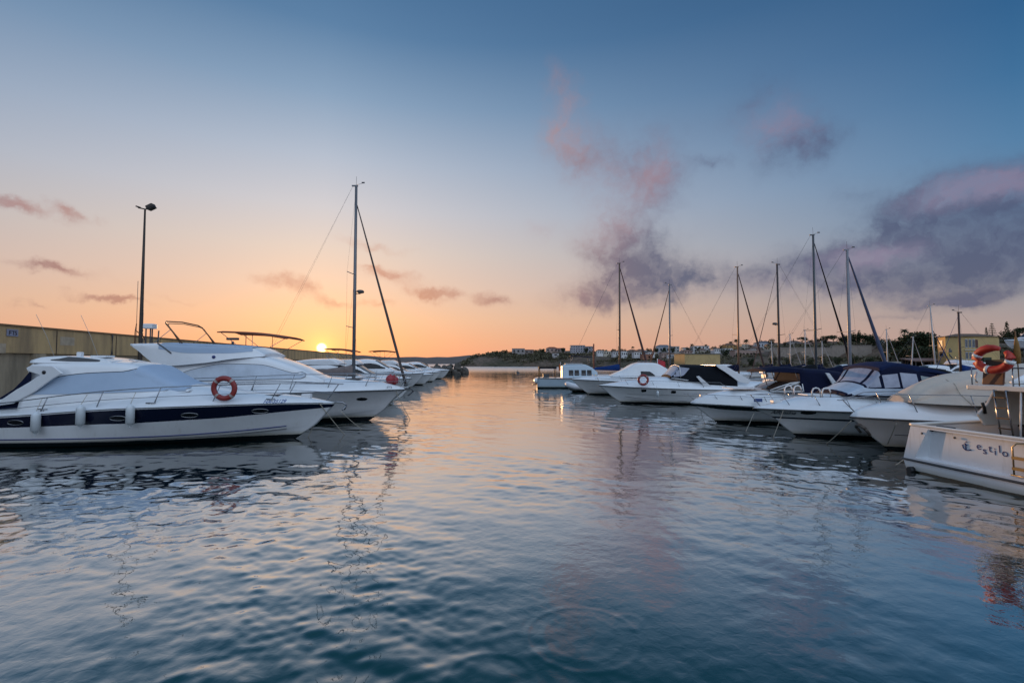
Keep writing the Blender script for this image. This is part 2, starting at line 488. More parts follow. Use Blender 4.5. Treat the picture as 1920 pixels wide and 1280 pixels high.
GEL = mat('white_gelcoat', (0.70, 0.72, 0.745), 0.2, coat=0.6, noise=0.25, nscale=1.3, dark=(0.56, 0.56, 0.56))
GELC = mat('cream_gelcoat', (0.66, 0.64, 0.60), 0.3, coat=0.3, noise=0.3, nscale=1.5, dark=(0.50, 0.47, 0.42))
DECK = mat('grey_non_slip_deck', (0.56, 0.575, 0.60), 0.6, noise=0.3, nscale=2.2, bump=0.1, bscale=60)
NAVY = mat('navy_gelcoat', (0.004, 0.006, 0.022), 0.2, coat=0.1, spec=.3)
BLACK = mat('black_rubber', (0.012, 0.012, 0.013), 0.55)
STEEL = mat('stainless_steel', (0.24, 0.25, 0.27), 0.24, metal=0.85)
ALU = mat('mast_aluminium', (0.16, 0.16, 0.17), 0.42, metal=0.5, noise=0.3, nscale=2)
WHALU = mat('white_mast_paint', (0.20, 0.20, 0.22), 0.4, noise=0.2)
WIRE = mat('rigging_wire', (0.10, 0.09, 0.09), 0.5, metal=0.4)
GLASS = mat('dark_window_glass', (0.006, 0.007, 0.010), 0.06, spec=.35)
TINT = mat('tinted_windscreen', (0.045, 0.035, 0.032), 0.06, coat=0.3)
VINYL = mat('clear_vinyl_window', (0.30, 0.32, 0.40), 0.14, coat=0.3, noise=0.5, nscale=2.5, dark=(0.12, 0.13, 0.2), bump=0.25, bscale=3)
NAVYC = mat('navy_canvas', (0.0045, 0.008, 0.030), 0.8, noise=0.5, nscale=2.0, bump=0.35, bscale=5, spec=.12)
BLUEC = mat('bright_blue_canvas', (0.008, 0.035, 0.15), 0.8, noise=0.5, nscale=2.5, bump=0.3, bscale=6, spec=.15)
BLKC = mat('black_canvas', (0.006, 0.008, 0.012), 0.8, noise=0.5, nscale=1.5, bump=0.35, bscale=4, spec=.12)
GREYC = mat('pale_blue_grey_cover', (0.34, 0.43, 0.55), 0.7, noise=0.35, nscale=1.2, dark=(0.27, 0.35, 0.47), bump=0.4, bscale=2.6)
CREAMC = mat('cream_canvas', (0.50, 0.43, 0.36), 0.8, noise=0.5, nscale=1.8, dark=(0.36, 0.31, 0.28), bump=0.6, bscale=3)
REDC = mat('rust_red_canvas', (0.10, 0.025, 0.012), 0.8, noise=0.4)
ORANGE = mat('orange_red_foam', (0.40, 0.020, 0.008), 0.5, noise=0.3, nscale=5)
RINGR = mat('faded_red_plastic', (0.24, 0.024, 0.022), 0.45, noise=0.3, nscale=5)
WHITEP = mat('white_plastic', (0.66, 0.67, 0.68), 0.35)
FEND = mat('white_fender_vinyl', (0.56, 0.60, 0.63), 0.35, noise=0.35, nscale=4, dark=(0.38, 0.40, 0.40))
ROPE = mat('pale_rope', (0.40, 0.36, 0.29), 0.9, noise=0.5, nscale=30)
TEAK = mat('teak', (0.16, 0.075, 0.025), 0.55, noise=0.5, nscale=6, streak=0.2)
BROWN = mat('brown_leatherette', (0.10, 0.028, 0.008), 0.5, noise=0.4, nscale=4)
DGREY = mat('dark_grey_plastic', (0.05, 0.052, 0.058), 0.5)
LETTER = mat('blue_lettering', (0.012, 0.026, 0.14), 0.5)
BLETTER = mat('faded_blue_lettering', (0.05, 0.09, 0.24), 0.5)
GLETTER = mat('grey_lettering', (0.05, 0.06, 0.075), 0.5)

class Boat:
    def __init__(s, name, tip, deg, label, L, B, stem, sheer, chine=None, group='motor boats moored in the marina', cat='boat', fin=2.3, um=0.40):
        s.root = empty(name, (tip[0], tip[1], 0), R(deg))
        tag(s.root, label, cat, group)
        s.near = -1 if abs(deg) < 90 else 1          # local side that faces the channel mouth
        s.L, s.B, s.stem, s.sheer = L, B, sorted(stem), sorted(sheer)
        s.fin, s.um = fin, um
        zt = s.stem[-1][0]
        s.chine = chine or [(0, 0.02), (0.45, 0.06), (0.75, 0.22), (1, 0.42 * zt)]
        s.ca, s.sa = math.cos(R(deg)), math.sin(R(deg))
        s.tip = tip
    def local(s, px, py, y):
        d = ray(px, py)
        ox, oy = -s.tip[0], -s.tip[1]
        lo = (s.ca * ox + s.sa * oy, -s.sa * ox + s.ca * oy); ld = (s.ca * d.x + s.sa * d.y, -s.sa * d.x + s.ca * d.y)
        t = (y - lo[1]) / ld[1]
        return lo[0] + ld[0] * t, CAM_Z + d.z * t
    def world(s, x, y, z):
        return Vector((s.tip[0] + s.ca * x - s.sa * y, s.tip[1] + s.sa * x + s.ca * y, z))
    # ---- hull form
    def stx(s, z): return smooth_interp(s.stem, z)
    def ful(s, u, um, p): return 1 - 0.10 * max(0, (um - u) / um) ** 2 if u < um else max(0.0, 1 - ((u - um) / (1 - um)) ** p)
    def row(s, u, t):
        """point of the starboard/port half at station u, fraction t from chine to sheer"""
        zs = smooth_interp(s.sheer, -s.L * (1 - u)); zc = min(smooth_interp(s.chine, u), zs - 0.15)
        bs = s.B / 2 * s.ful(u, s.um, s.fin); bc = 0.87 * s.B / 2 * s.ful(u, s.um - 0.08, s.fin * 0.72)
        z = zc + (zs - zc) * t
        e = 0.9 + 0.7 * max(0, (u - 0.5) / 0.5)
        b = bc + (bs - bc) * t ** e
        return Vector((-s.L + u * (s.L + s.stx(z)), b, z))
    def side(s, x, z):
        u = (x + s.L) / (s.L + s.stx(z)); u = min(max(u, 0), 1)
        zs = smooth_interp(s.sheer, -s.L * (1 - u)); zc = min(smooth_interp(s.chine, u), zs - 0.15)
        t = min(max((z - zc) / (zs - zc), 0), 1)
        return s.row(u, t).y
    def sheer_pt(s, x, inset=0.0, dz=0.0):
        u = min(max((x + s.L) / s.L, 0), 1)
        p = s.row(u, 1); return Vector((p.x, max(0, p.y - inset), p.z + dz))
    def hull(s, m, band=None, bm=None, rub=BLACK, rubr=0.022):
        us = [1 - (1 - i / 34) ** 1.35 for i in range(35)]
        mb = MB()
        secs = []
        for u in us:
            zc = smooth_interp(s.chine, u); zs = smooth_interp(s.sheer, -s.L * (1 - u)); zc = min(zc, zs - 0.15)
            zk = -0.5 + 0.0 * u
            keel = Vector((-s.L + u * (s.L + s.stx(zk)), 0, zk))
            c = s.row(u, 0); c2 = Vector((-s.L + u * (s.L + s.stx(zc - .03)), c.y * 0.95, zc - 0.035))
            half = [keel, keel.lerp(c2, 0.55) + Vector((0, 0, -0.04)), c2]
            if band:
                d0, d1 = band[0], interp(band[1], -s.L * (1 - u))
                h = zs - zc
                t0, t1 = max(1 - d0 / h, .05), max(1 - d1 / h, 0.02)
                ts = [0, t1 * .33, t1 * .66, t1, (t0 + t1) / 2, t0, 1]
            else: ts = [0, .2, .4, .6, .8, 1]
            half += [s.row(u, t) for t in ts]
            secs.append(half)
        n = len(secs[0])
        for sg in (-1, 1):
            for k in range(n - 1):
                mi = 1 if band and k in (6, 7) else 0
                mb.loft([[Vector((p.x, p.y * sg, p.z)) for p in h[k:k + 2]] for h in secs], mi)
        st = secs[0]
        ring = [Vector((p.x, p.y, p.z)) for p in st] + [Vector((p.x, -p.y, p.z)) for p in reversed(st[1:])]
        mb.add(ring, [tuple(range(len(ring)))], 0)
        o = mb.build('hull', [m, bm or m], s.root)
        # hard chine step catches the light
        if rub:
            r = MB()
            pts = [s.sheer_pt(-s.L * (1 - i / 40) ** 1.2 if i < 40 else 0, -0.012, -0.035) for i in range(41)]
            r.tube(pts, rubr, 6); r.tube([Vector((p.x, -p.y, p.z)) for p in pts], rubr, 6)
            r.build('rub_rail', rub, s.root)
        return o
    def deck(s, m, crown, shape=2.4, x0=None):
        mb = MB(); secs = []
        for i in range(37):
            x = (x0 or -s.L) * (1 - i / 36)
            p = s.sheer_pt(x); cz = smooth_interp(crown, x)
            row = []
            for k in range(17):
                q = -1 + k / 8
                q = math.copysign(abs(q) ** 0.6, q)
                f = 1 - abs(q) ** shape
                row.append(Vector((p.x - 0.0, p.y * q, p.z + 0.005 + cz * f)))
            secs.append(row)
        mb.loft(secs)
        return mb.build('deck', m, s.root)
    def deck_z(s, x, y, crown, shape):
        p = s.sheer_pt(x); q = min(1, abs(y) / max(p.y, 1e-3))
        return p.z + 0.005 + smooth_interp(crown, x) * (1 - q ** shape)
    # ---- railings
    def rail(s, x0, x1, h=0.62, inset=0.10, lift=None, step=1.3, r=0.014, mid=True, slant=0.25, pulpit=True, base=None):
        mb = MB(); root = None
        n = 26
        xs = [x0 + (x1 - x0) * i / n for i in range(n + 1)]
        hh = lambda x: h * min(1, max(0.02, (x - x0) / 0.6)) if lift is None else interp(lift, x)
        lines = {}
        for sg in (-1, 1):
            top = [s.sheer_pt(min(x, -0.02), inset) for x in xs]
            lines[sg] = [Vector((p.x + (slant if pulpit else 0) * max(0, (x - x0) / (x1 - x0)) ** 3, p.y * sg, p.z + hh(x))) for p, x in zip(top, xs)]
        if pulpit:
            a, b = lines[-1][-1], lines[1][-1]
            nose = [a.lerp(b, t) + Vector((0.16 * math.sin(math.pi * t), 0, 0)) for t in (.25, .5, .75)]
            mb.tube(lines[-1] + nose + list(reversed(lines[1])), r, 6)
        else:
            for sg in (-1, 1): mb.tube(lines[sg], r, 6)
        if mid:
            for sg in (-1, 1):
                mb.tube([Vector((p.x, p.y, p.z - hh(x) * 0.48)) for p, x in zip(lines[sg], xs)], r * 0.55, 5)
        o = mb.build('guard_rail', STEEL, s.root)
        k = int((x1 - x0) / step)
        for i in range(k + 1):
            x = x0 + 0.35 + (x1 - x0 - 0.4) * i / max(k, 1)
            for sg in (-1, 1):
                p = s.sheer_pt(min(x, -0.02), inset)
                t = (x - x0) / (x1 - x0) * n; j = min(int(t), n - 1)
                q = lines[sg][j].lerp(lines[sg][j + 1], t - j)
                b = Vector((p.x - (0.22 if slant else 0), p.y * sg, p.z))
                mb = MB(); mb.tube([b, q], r * 0.9, 5); mb.build('stanchion', STEEL, o)
        return o
    def oval(s, x, z, rx, rz, m, side=None, name='porthole', ringm=None, square=False):
        sides = (s.near, -s.near) if side is None else (side,)
        for sg in sides:
            mb = MB(); n = 18; vs = []
            for k in range(n):
                a = 2 * math.pi * k / n
                ca, sa = math.cos(a), math.sin(a)
                if square: ca, sa = math.copysign(abs(ca) ** .45, ca), math.copysign(abs(sa) ** .45, sa)
                xx, zz = x + rx * ca, z + rz * sa
                vs.append(Vector((xx, sg * (s.side(xx, zz) + 0.012), zz)))
            c = Vector((x, sg * (s.side(x, z) + 0.012), z))
            mb.add(vs + [c], [(i, (i + 1) % n, n) for i in range(n)])
            o = mb.build(name, m, s.root)
            if ringm:
                r = MB(); r.tube(vs, 0.016, 5, closed=True); r.build('frame', ringm, o)
    def text(s, body, x, z, size, m, sg, on_hull=True, yoff=0.015, y=None, name='lettering'):
        cu = bpy.data.curves.new('t', 'FONT'); cu.body = body; cu.size = size; cu.align_x = 'CENTER'; cu.align_y = 'CENTER'
        cu.offset = size * 0.02
        to = bpy.data.objects.new('t', cu); COL.objects.link(to)
        C.view_layer.update()
        me = bpy.data.meshes.new_from_object(to.evaluated_get(C.evaluated_depsgraph_get()))
        bpy.data.objects.remove(to)
        for v in me.vertices:
            xx = x - sg * v.co.x if False else x + (v.co.x if sg < 0 else -v.co.x)
            zz = z + v.co.y
            yy = (s.side(xx, zz) if y is None else y(xx, zz)) + yoff
            v.co = (xx, sg * yy, zz)
        me.materials.append(m)
        o = bpy.data.objects.new(name, me); COL.objects.link(o); o.parent = s.root
        return o

class House:
    """a rounded deckhouse lofted along x; ring parameter q runs 0 (starboard foot) .. 0.5 (roof centre) .. 1 (port foot)"""
    def __init__(s, x0, x1, zb, zt, wb, wt, r=0.22, cam=0.06, n=26):
        s.x0, s.x1, s.zb, s.zt, s.wb, s.wt, s.r, s.cam, s.n = x0, x1, sorted(zb), sorted(zt), sorted(wb), sorted(wt), r, cam, n
    def at(s, x, q, off=0.0):
        zb, zt, wb, wt = (smooth_interp(c, x) for c in (s.zb, s.zt, s.wb, s.wt))
        zt = max(zt, zb + 0.01)
        wt = wt + (wb - wt) * max(0, 1 - (zt - zb) / 0.5)
        r = min(s.r, (zt - zb) * 0.6, wt * 0.7)
        sg = -1 if q < 0.5 else 1
        h = q if q <= 0.5 else 1 - q
        if h < 0.36:
            t = h / 0.36; y, z = wb + (wt - wb) * t, zb + (zt - r - zb) * t; ny, nz = 1.0, 0.15
        elif h < 0.44:
            a = (h - 0.36) / 0.08 * math.pi / 2
            y, z = wt - r + r * math.cos(a), zt - r + r * math.sin(a); ny, nz = math.cos(a), math.sin(a)
        else:
            t = (h - 0.44) / 0.06; y, z = (wt - r) * (1 - t), zt + s.cam * (1 - (1 - t) ** 2); ny, nz = 0.0, 1.0
        return Vector((x, sg * (y + ny * off), z + nz * off))
    def q_of(s, x, z):
        zb, zt, wt = (smooth_interp(c, x) for c in (s.zb, s.zt, s.wt))
        r = min(s.r, (zt - zb) * 0.6, wt * 0.7)
        return min(max(0.36 * (z - zb) / max(zt - r - zb, 1e-3), 0), 0.40)
    QS = [0, .09, .18, .27, .36, .373, .387, .40, .413, .427, .44, .46, .48, .5]
    def build(s, name, m, parent, capm=None):
        qs = s.QS + [1 - q for q in reversed(s.QS[:-1])]
        xs = [s.x0 + (s.x1 - s.x0) * i / s.n for i in range(s.n + 1)]
        mb = MB(); secs = [[s.at(x, q) for q in qs] for x in xs]
        mb.loft(secs)
        mb.add(secs[0], [tuple(range(len(qs)))], 1); mb.add(secs[-1], [tuple(range(len(qs)))], 0)
        return mb.build(name, [m, capm or m], parent)
    def panel(s, name, m, parent, x0, x1, top, bot, sg, off=0.012, n=14, frame=None, fr=0.014):
        """side panel between two z curves; sg -1 starboard, +1 port"""
        mb = MB(); secs = []
        for i in range(n + 1):
            x = x0 + (x1 - x0) * i / n
            za, zz = smooth_interp(sorted(bot), x), smooth_interp(sorted(top), x)
            row = []
            for k in range(5):
                q = s.q_of(x, za + (max(zz, za + .004) - za) * k / 4)
                row.append(s.at(x, q if sg < 0 else 1 - q, off))
            secs.append(row)
        mb.loft(secs)
        o = mb.build(name, m, parent)
        if frame:
            t = MB(); t.tube([r[0] for r in secs] + [r[-1] for r in reversed(secs)], fr, 5, closed=True); t.build('frame', frame, o)
        return o
    def roof_panel(s, name, m, parent, x0, x1, q0, q1, off=0.012, n=8):
        mb = MB(); secs = []
        for i in range(n + 1):
            x = x0 + (x1 - x0) * i / n
            secs.append([s.at(x, q0 + (q1 - q0) * k / 12, off) for k in range(13)])
        mb.loft(secs)
        return mb.build(name, m, parent)

def slab(name, poly, y0, y1, m, parent, bevel=0.0):
    """extrude an x-z outline between two y values"""
    mb = MB(); mb.prism(poly, 'Y', y0, y1)
    return mb.build(name, m, parent, bevel=bevel)

def arch_pair(name, poly, y0, y1, m, parent, bevel=0.02):
    for sg in (-1, 1): slab(name, poly, sg * y0, sg * y1, m, parent, bevel)

def tubes(name, lines, r, m, parent, n=6):
    mb = MB()
    for l in lines: mb.tube(l, r, n)
    return mb.build(name, m, parent)

def fender(loc, h, r, label, rope_top, group='fenders hung along the near cruiser'):
    """sausage fender on a lanyard: an object of its own"""
    t = empty('fender', loc)
    tag(t, label, 'fender', group)
    mb = MB()
    prof = [(0.02, -h / 2 - .05), (0.035, -h / 2 - .02)] + [(r * math.sin(math.pi * min(1, (0.12 + k / 12 * .88)) / 2) if k < 6 else r, -h / 2 + h * 0.16 * k / 6) for k in range(7)]
    up = [(r, h / 2 - h * 0.16), (r * .92, h / 2 - h * .09), (r * .7, h / 2 - h * 0.03), (0.035, h / 2 + .02), (0.02, h / 2 + .05)]
    mb.lathe(prof + up, n=14)
    mb.build('fender_body', FEND, t)
    rp = MB(); rp.tube([(0, 0, h / 2 + .04), tuple(Vector(rope_top) - Vector(loc))], 0.010, 5); rp.build('lanyard', ROPE, t)
    return t

def life_ring(loc, rad, tube_r, label, rz=0.0, tilt=0.0, m=None, group=None):
    t = empty('life_ring', loc, rz); t.rotation_euler = (tilt, 0, rz)
    tag(t, label, 'life ring', group)
    mb = MB(); n, k = 40, 10; vs, fs = [], []
    for i in range(n):
        a = 2 * math.pi * i / n
        for j in range(k):
            b = 2 * math.pi * j / k
            vs.append(((rad + tube_r * math.cos(b)) * math.cos(a), tube_r * 0.75 * math.sin(b), (rad + tube_r * math.cos(b)) * math.sin(a)))
    for i in range(n):
        for j in range(k):
            fs.append((i * k + j, i * k + (j + 1) % k, ((i + 1) % n) * k + (j + 1) % k, ((i + 1) % n) * k + j))
    mb.add(vs, fs, 0, True); mb.build('ring_body', m or RINGR, t)
    for q in range(4):
        a0 = math.pi / 4 + q * math.pi / 2
        b = MB(); secs = []
        for i in range(4):
            a = a0 - 0.11 + 0.22 * i / 3
            secs.append([((rad + tube_r * 1.06 * math.cos(c)) * math.cos(a), tube_r * .80 * math.sin(c), (rad + tube_r * 1.06 * math.cos(c)) * math.sin(a)) for c in [2 * math.pi * j / 10 for j in range(10)]])
        b.loft(secs, closed=True); b.build('white_band', mat('worn_white_tape', (.36, .30, .29), .6, noise=.5, nscale=8), t)
    return t

def mooring_rope(a, b, label, sag=0.05, r=0.016):
    mb = MB(); a, b = Vector(a), Vector(b); o = a.copy()
    pts = [a.lerp(b, i / 12) - o - Vector((0, 0, sag * math.sin(math.pi * i / 12))) for i in range(13)]
    mb.tube(pts, r, 6)
    ob = mb.build('mooring_rope', ROPE); ob.location = o
    tag(ob, label, 'rope', 'mooring ropes running from bows into the water')
    return ob

# ================================================================== LEFT SIDE: THE NEAR CRUISER
HW = hull_mat('white_hull', (0.66, 0.665, 0.68))
HC = hull_mat('cream_hull', (0.68, 0.68, 0.685))
HG = hull_mat('greyed_hull', (0.58, 0.585, 0.60))
HT = hull_mat('taupe_hull', (0.50, 0.47, 0.455))

def xy(px, py, z): 
    p = at_z(px, py, z); return (p.x, p.y)

def near_cruiser():
    b = Boat('sports_cruiser', xy(630, 758, 1.33), 3.7, 'white hardtop sports cruiser with broad navy hull band, nearest on the wall side', 13.3, 3.9,
             [(-.5, -2.4), (.05, -1.5), (.44, -.88), (.9, -.42), (1.14, -.22), (1.40, 0)], [(-13.3, 1.04), (-10.9, 1.13), (-6.65, 1.39), (-2.26, 1.46), (0, 1.40)], fin=2.1, um=.42)
    b.hull(hull_mat('white_hull_a', (0.66, 0.67, 0.69), zb=.17), band=(0.05, [(-13.3, .34), (-10.9, .40), (-6.65, .56), (-3.5, .50), (-2.2, .40), (-.8, .25), (0, .17)]), bm=NAVY, rub=None)
    cr = [(-13.3, .42), (-11, .42), (-8.7, .52), (-6.6, .62), (-5.6, .76), (-3.64, .46), (-1.2, .20), (-.3, .06), (0, .02)]
    b.deck(GEL, cr, 2.6)
    # two thin dark lines along the lower topsides
    for nm, z0, z1, r in (('waterline_stripe', .30, .33, .020), ('spray_rail', .17, .22, .012)):
        mb = MB()
        for sg in (-1, 1):
            pts = []
            for i in range(30):
                x = -13.2 + i * (11.4 / 29)
                z = z0 + (z1 - z0) * (i / 29) + max(0, (i - 17) / 12) ** 2 * 0.20
                pts.append(Vector((x, sg * (b.side(x, z) + .004), z)))
            mb.tube(pts, r, 5)
        mb.build(nm, LETTER if r > .015 else DGREY, b.root)
    h = House(-10.6, -5.0, [(-11, 1.2), (-9, 1.35), (-6.5, 1.6), (-5, 1.95)], [(-10.6, 3.02), (-10.2, 3.10), (-9.0, 3.06), (-8, 3.03), (-7.3, 2.97), (-6.85, 2.82), (-6.2, 2.46), (-5.6, 2.17), (-5.0, 1.98)],
              [(-11, 1.66), (-8, 1.62), (-6, 1.45), (-5.0, 1.15)], [(-11, 1.22), (-8, 1.2), (-6, 1.05), (-5.0, .9)], r=.30, cam=.06, n=40)
    h.build('cabin', GEL, b.root, DGREY)
    # pale canvas covers over side windows and windscreen, edged along the top by a dark bolt rope
    ct = [(-10.55, 1.90), (-10.2, 2.14), (-9.8, 2.38), (-9.4, 2.52), (-8.3, 2.64), (-7, 2.68), (-6.6, 2.56), (-6.2, 2.34), (-5.8, 2.16), (-5.35, 2.02)]
    for sg in (-1, 1):
        h.panel('window_cover', GREYC, b.root, -10.55, -5.35, ct, [(-10.55, 1.86), (-9, 1.88), (-7, 1.93), (-5.35, 1.98)], sg, .018, 34)
        tubes('bolt_rope', [[h.at(x, h.q_of(x, smooth_interp(ct, x)) if sg < 0 else 1 - h.q_of(x, smooth_interp(ct, x)), .026) for x in [-10.55 + .2 * i for i in range(19)]]], .011, DGREY, b.root)
    h.roof_panel('windscreen_cover', GREYC, b.root, -6.95, -5.15, .36, .64, .022, 14)
    # raised aft lip of the hardtop with its dark slot
    lip = House(-10.62, -7.9, [(-10.7, 3.0), (-7.9, 2.98)], [(-10.62, 3.10), (-10.3, 3.21), (-9.6, 3.25), (-8.6, 3.17), (-7.9, 3.04)], [(-10.7, 1.20), (-7.9, 1.05)], [(-10.7, 1.08), (-7.9, .9)], r=.09, cam=.03, n=18)
    lip.build('hardtop_lip', GEL, b.root)
    for sg in (-1, 1): lip.panel('roof_vent', DGREY, b.root, -9.95, -8.3, [(-9.95, 3.12), (-9.3, 3.18), (-8.7, 3.13), (-8.3, 3.07)], [(-9.95, 3.09), (-9.2, 3.05), (-8.3, 3.04)], sg, .012, 12)
    arch_pair('arch', [(-12.4, 1.42), (-11.15, 1.72), (-10.7, 2.05), (-10.3, 2.30), (-9.93, 2.56), (-10.34, 2.70), (-10.40, 2.82), (-10.2, 2.93), (-9.5, 2.90), (-9.15, 2.62), (-9.5, 2.42), (-10.1, 1.95), (-10.8, 1.55), (-12.4, 1.30)], 1.50, 1.58, GEL, b.root, .03)
    for sg in (-1, 1):
        mb = MB(); mb.lathe([(0.02, -.02), (.07, 0), (.07, .02), (.02, .03)], (0, 0, 0), 12, axis='Y')
        o = mb.build('side_light', GLASS, b.root); o.location = (-9.78, sg * 1.59, 2.66)
    # navy cockpit canvas
    cv = MB(); secs = []
    for x, z in ((-10.30, 2.88), (-10.62, 2.45), (-10.95, 2.08), (-11.45, 1.74), (-12.4, 1.40), (-12.6, 1.2)):
        secs.append([(x, -1.46, 1.2), (x, -1.46, z - .10), (x, -1.34, z), (x, 0, z + .06), (x, 1.34, z), (x, 1.46, z - .10), (x, 1.46, 1.2)])
    cv.loft(secs); cv.build('cockpit_canopy', NAVYC, b.root)
    # gunwale seam, cleats, side vents
    for sg in (-1, 1):
        tubes('gunwale_seam', [[Vector((p.x, sg * p.y, p.z)) for p in [b.sheer_pt(-13.2 + .44 * i, -.006, .0) for i in range(30)]]], .012, DGREY, b.root)
        for x in (-9.6, -6.0, -2.2):
            p = b.sheer_pt(x, .13); mb = MB(); mb.tube([(x - .16, sg * p.y, p.z + .16), (x + .16, sg * p.y, p.z + .16)], .022, 6); mb.tube([(x - .05, sg * p.y, p.z + .02), (x - .05, sg * p.y, p.z + .16)], .018, 5); mb.tube([(x + .05, sg * p.y, p.z + .02), (x + .05, sg * p.y, p.z + .16)], .018, 5)
            mb.build('cleat', STEEL, b.root)
    # rails
    b.rail(-11.6, -.15, lift=[(-11.6, .42), (-9, .58), (-6, .70), (-3, .76), (0, .74)], inset=.14, step=1.9, r=.021, slant=.30)
    # portholes in the band
    for px, py in ((221, 784), (345, 780), (466, 775), (30, 792)):
        x, z = b.local(px, py, -1.85)
        b.oval(x, z, .27, .085, GLASS, ringm=STEEL)
    x, z = b.local(497, 756, -1.7)
    b.text('HA-35129', x, z - .0, .17, BLETTER, -1, y=lambda xx, zz: b.sheer_pt(xx).y * min(1, (max(0.02, 1 - (zz - b.sheer_pt(xx).z) / smooth_interp(cr, xx))) ** (1 / 2.6)))
    x, z = b.local(170, 753, -1.75)
    b.text('- TT -', x, z, .18, GLETTER, -1, y=lambda xx, zz: b.sheer_pt(xx).y * max(0.02, 1 - (zz - b.sheer_pt(xx).z) / smooth_interp(cr, xx)) ** (1 / 2.6))
    # roof gear
    for (x, y, lean, hh) in ((-10.0, -.9, -.72, 1.6), (-9.8, .9, -.75, 1.75)):
        tubes('whip_aerial', [[(x, y, 3.2), (x + lean * .45, y, 3.2 + hh * .5), (x + lean, y, 3.2 + hh)]], .007, mat('pale_aerial', (.36, .34, .32), .5), b.root)
    mb = MB(); mb.box((-9.42, -.5, 3.33), (.16, .16, .16)); mb.build('mast_light', WHITEP, b.root, bevel=.02)
    mb = MB(); mb.box((-8.75, -.3, 3.24), (.55, .5, .08)); mb.build('roof_hatch', WHITEP, b.root, bevel=.02)
    # foredeck gear
    mb = MB(); mb.box((-2.45, -.2, 1.735), (.8, .65, .06)); mb.build('deck_hatch', DGREY, b.root, bevel=.015)
    mb = MB(); mb.box((-1.15, 0, 1.68), (.36, .26, .16)); mb.build('windlass', WHITEP, b.root, bevel=.03)
    mb = MB(); mb.tube([(-.6, 0, 1.46), (.25, 0, 1.42), (.42, 0, 1.30)], .035, 6); mb.tube([(.42, 0, 1.30), (.30, 0.16, 1.12)], .03, 6); mb.tube([(.42, 0, 1.30), (.30, -0.16, 1.12)], .03, 6)
    mb.build('bow_anchor', STEEL, b.root)
    # fenders on the near side, each with a lanyard to the rail
    for px, py, lab in ((63, 794, 'white sausage fender nearest the picture edge on the navy-banded cruiser'), (149, 781, 'middle white fender, slightly tilted, below the dark logo of the navy-banded cruiser'),
                        (239, 780, 'white fender just left of the middle porthole on the navy-banded cruiser')):
        x, z = b.local(px, py, -2.12)
        y = -b.side(x, z) - .17
        w = b.world(x, y, z); q = b.sheer_pt(x + .02, .14)
        f = fender(w, .74, .135, lab, b.world(q.x, -q.y, q.z + .56))
    x, z = b.local(419, 728, -1.45)
    p = b.sheer_pt(x, .14)
    life_ring(b.world(x, -p.y - .10, z), .37, .10, 'red and white life ring hung on the foredeck rail of the navy-banded cruiser', R(3.7), 0.08)
    return b
NEAR = near_cruiser()

for a, zb_, bpt, lab in (((590, 757), 1.42, (577, 821), 'mooring rope dropping almost straight from the navy-banded cruiser bow'),
                    ((603, 756), 1.42, (648, 817), 'mooring rope slanting out from the navy-banded cruiser bow toward the channel'),
                    ((638, 770), 1.35, (679, 805), 'mooring rope under the flybridge yacht bow, ending off its dark forefoot'),
                    ((742, 733), 1.5, (770, 788), 'mooring rope from the tip of the white flybridge yacht to the bright water')):
    d = 1.0
    A = NEAR.world(-.55, -.3 if a[0] != 590 else .2, 1.40) if a[0] < 610 else None
    if A is None:
        A = at_y(a[0], a[1], at_z(762, 730, 1.6).y - (0.2 if a[0] > 700 else 3.6))
    mooring_rope(A, at_z(bpt[0], bpt[1], -.05), lab, .03, .015)

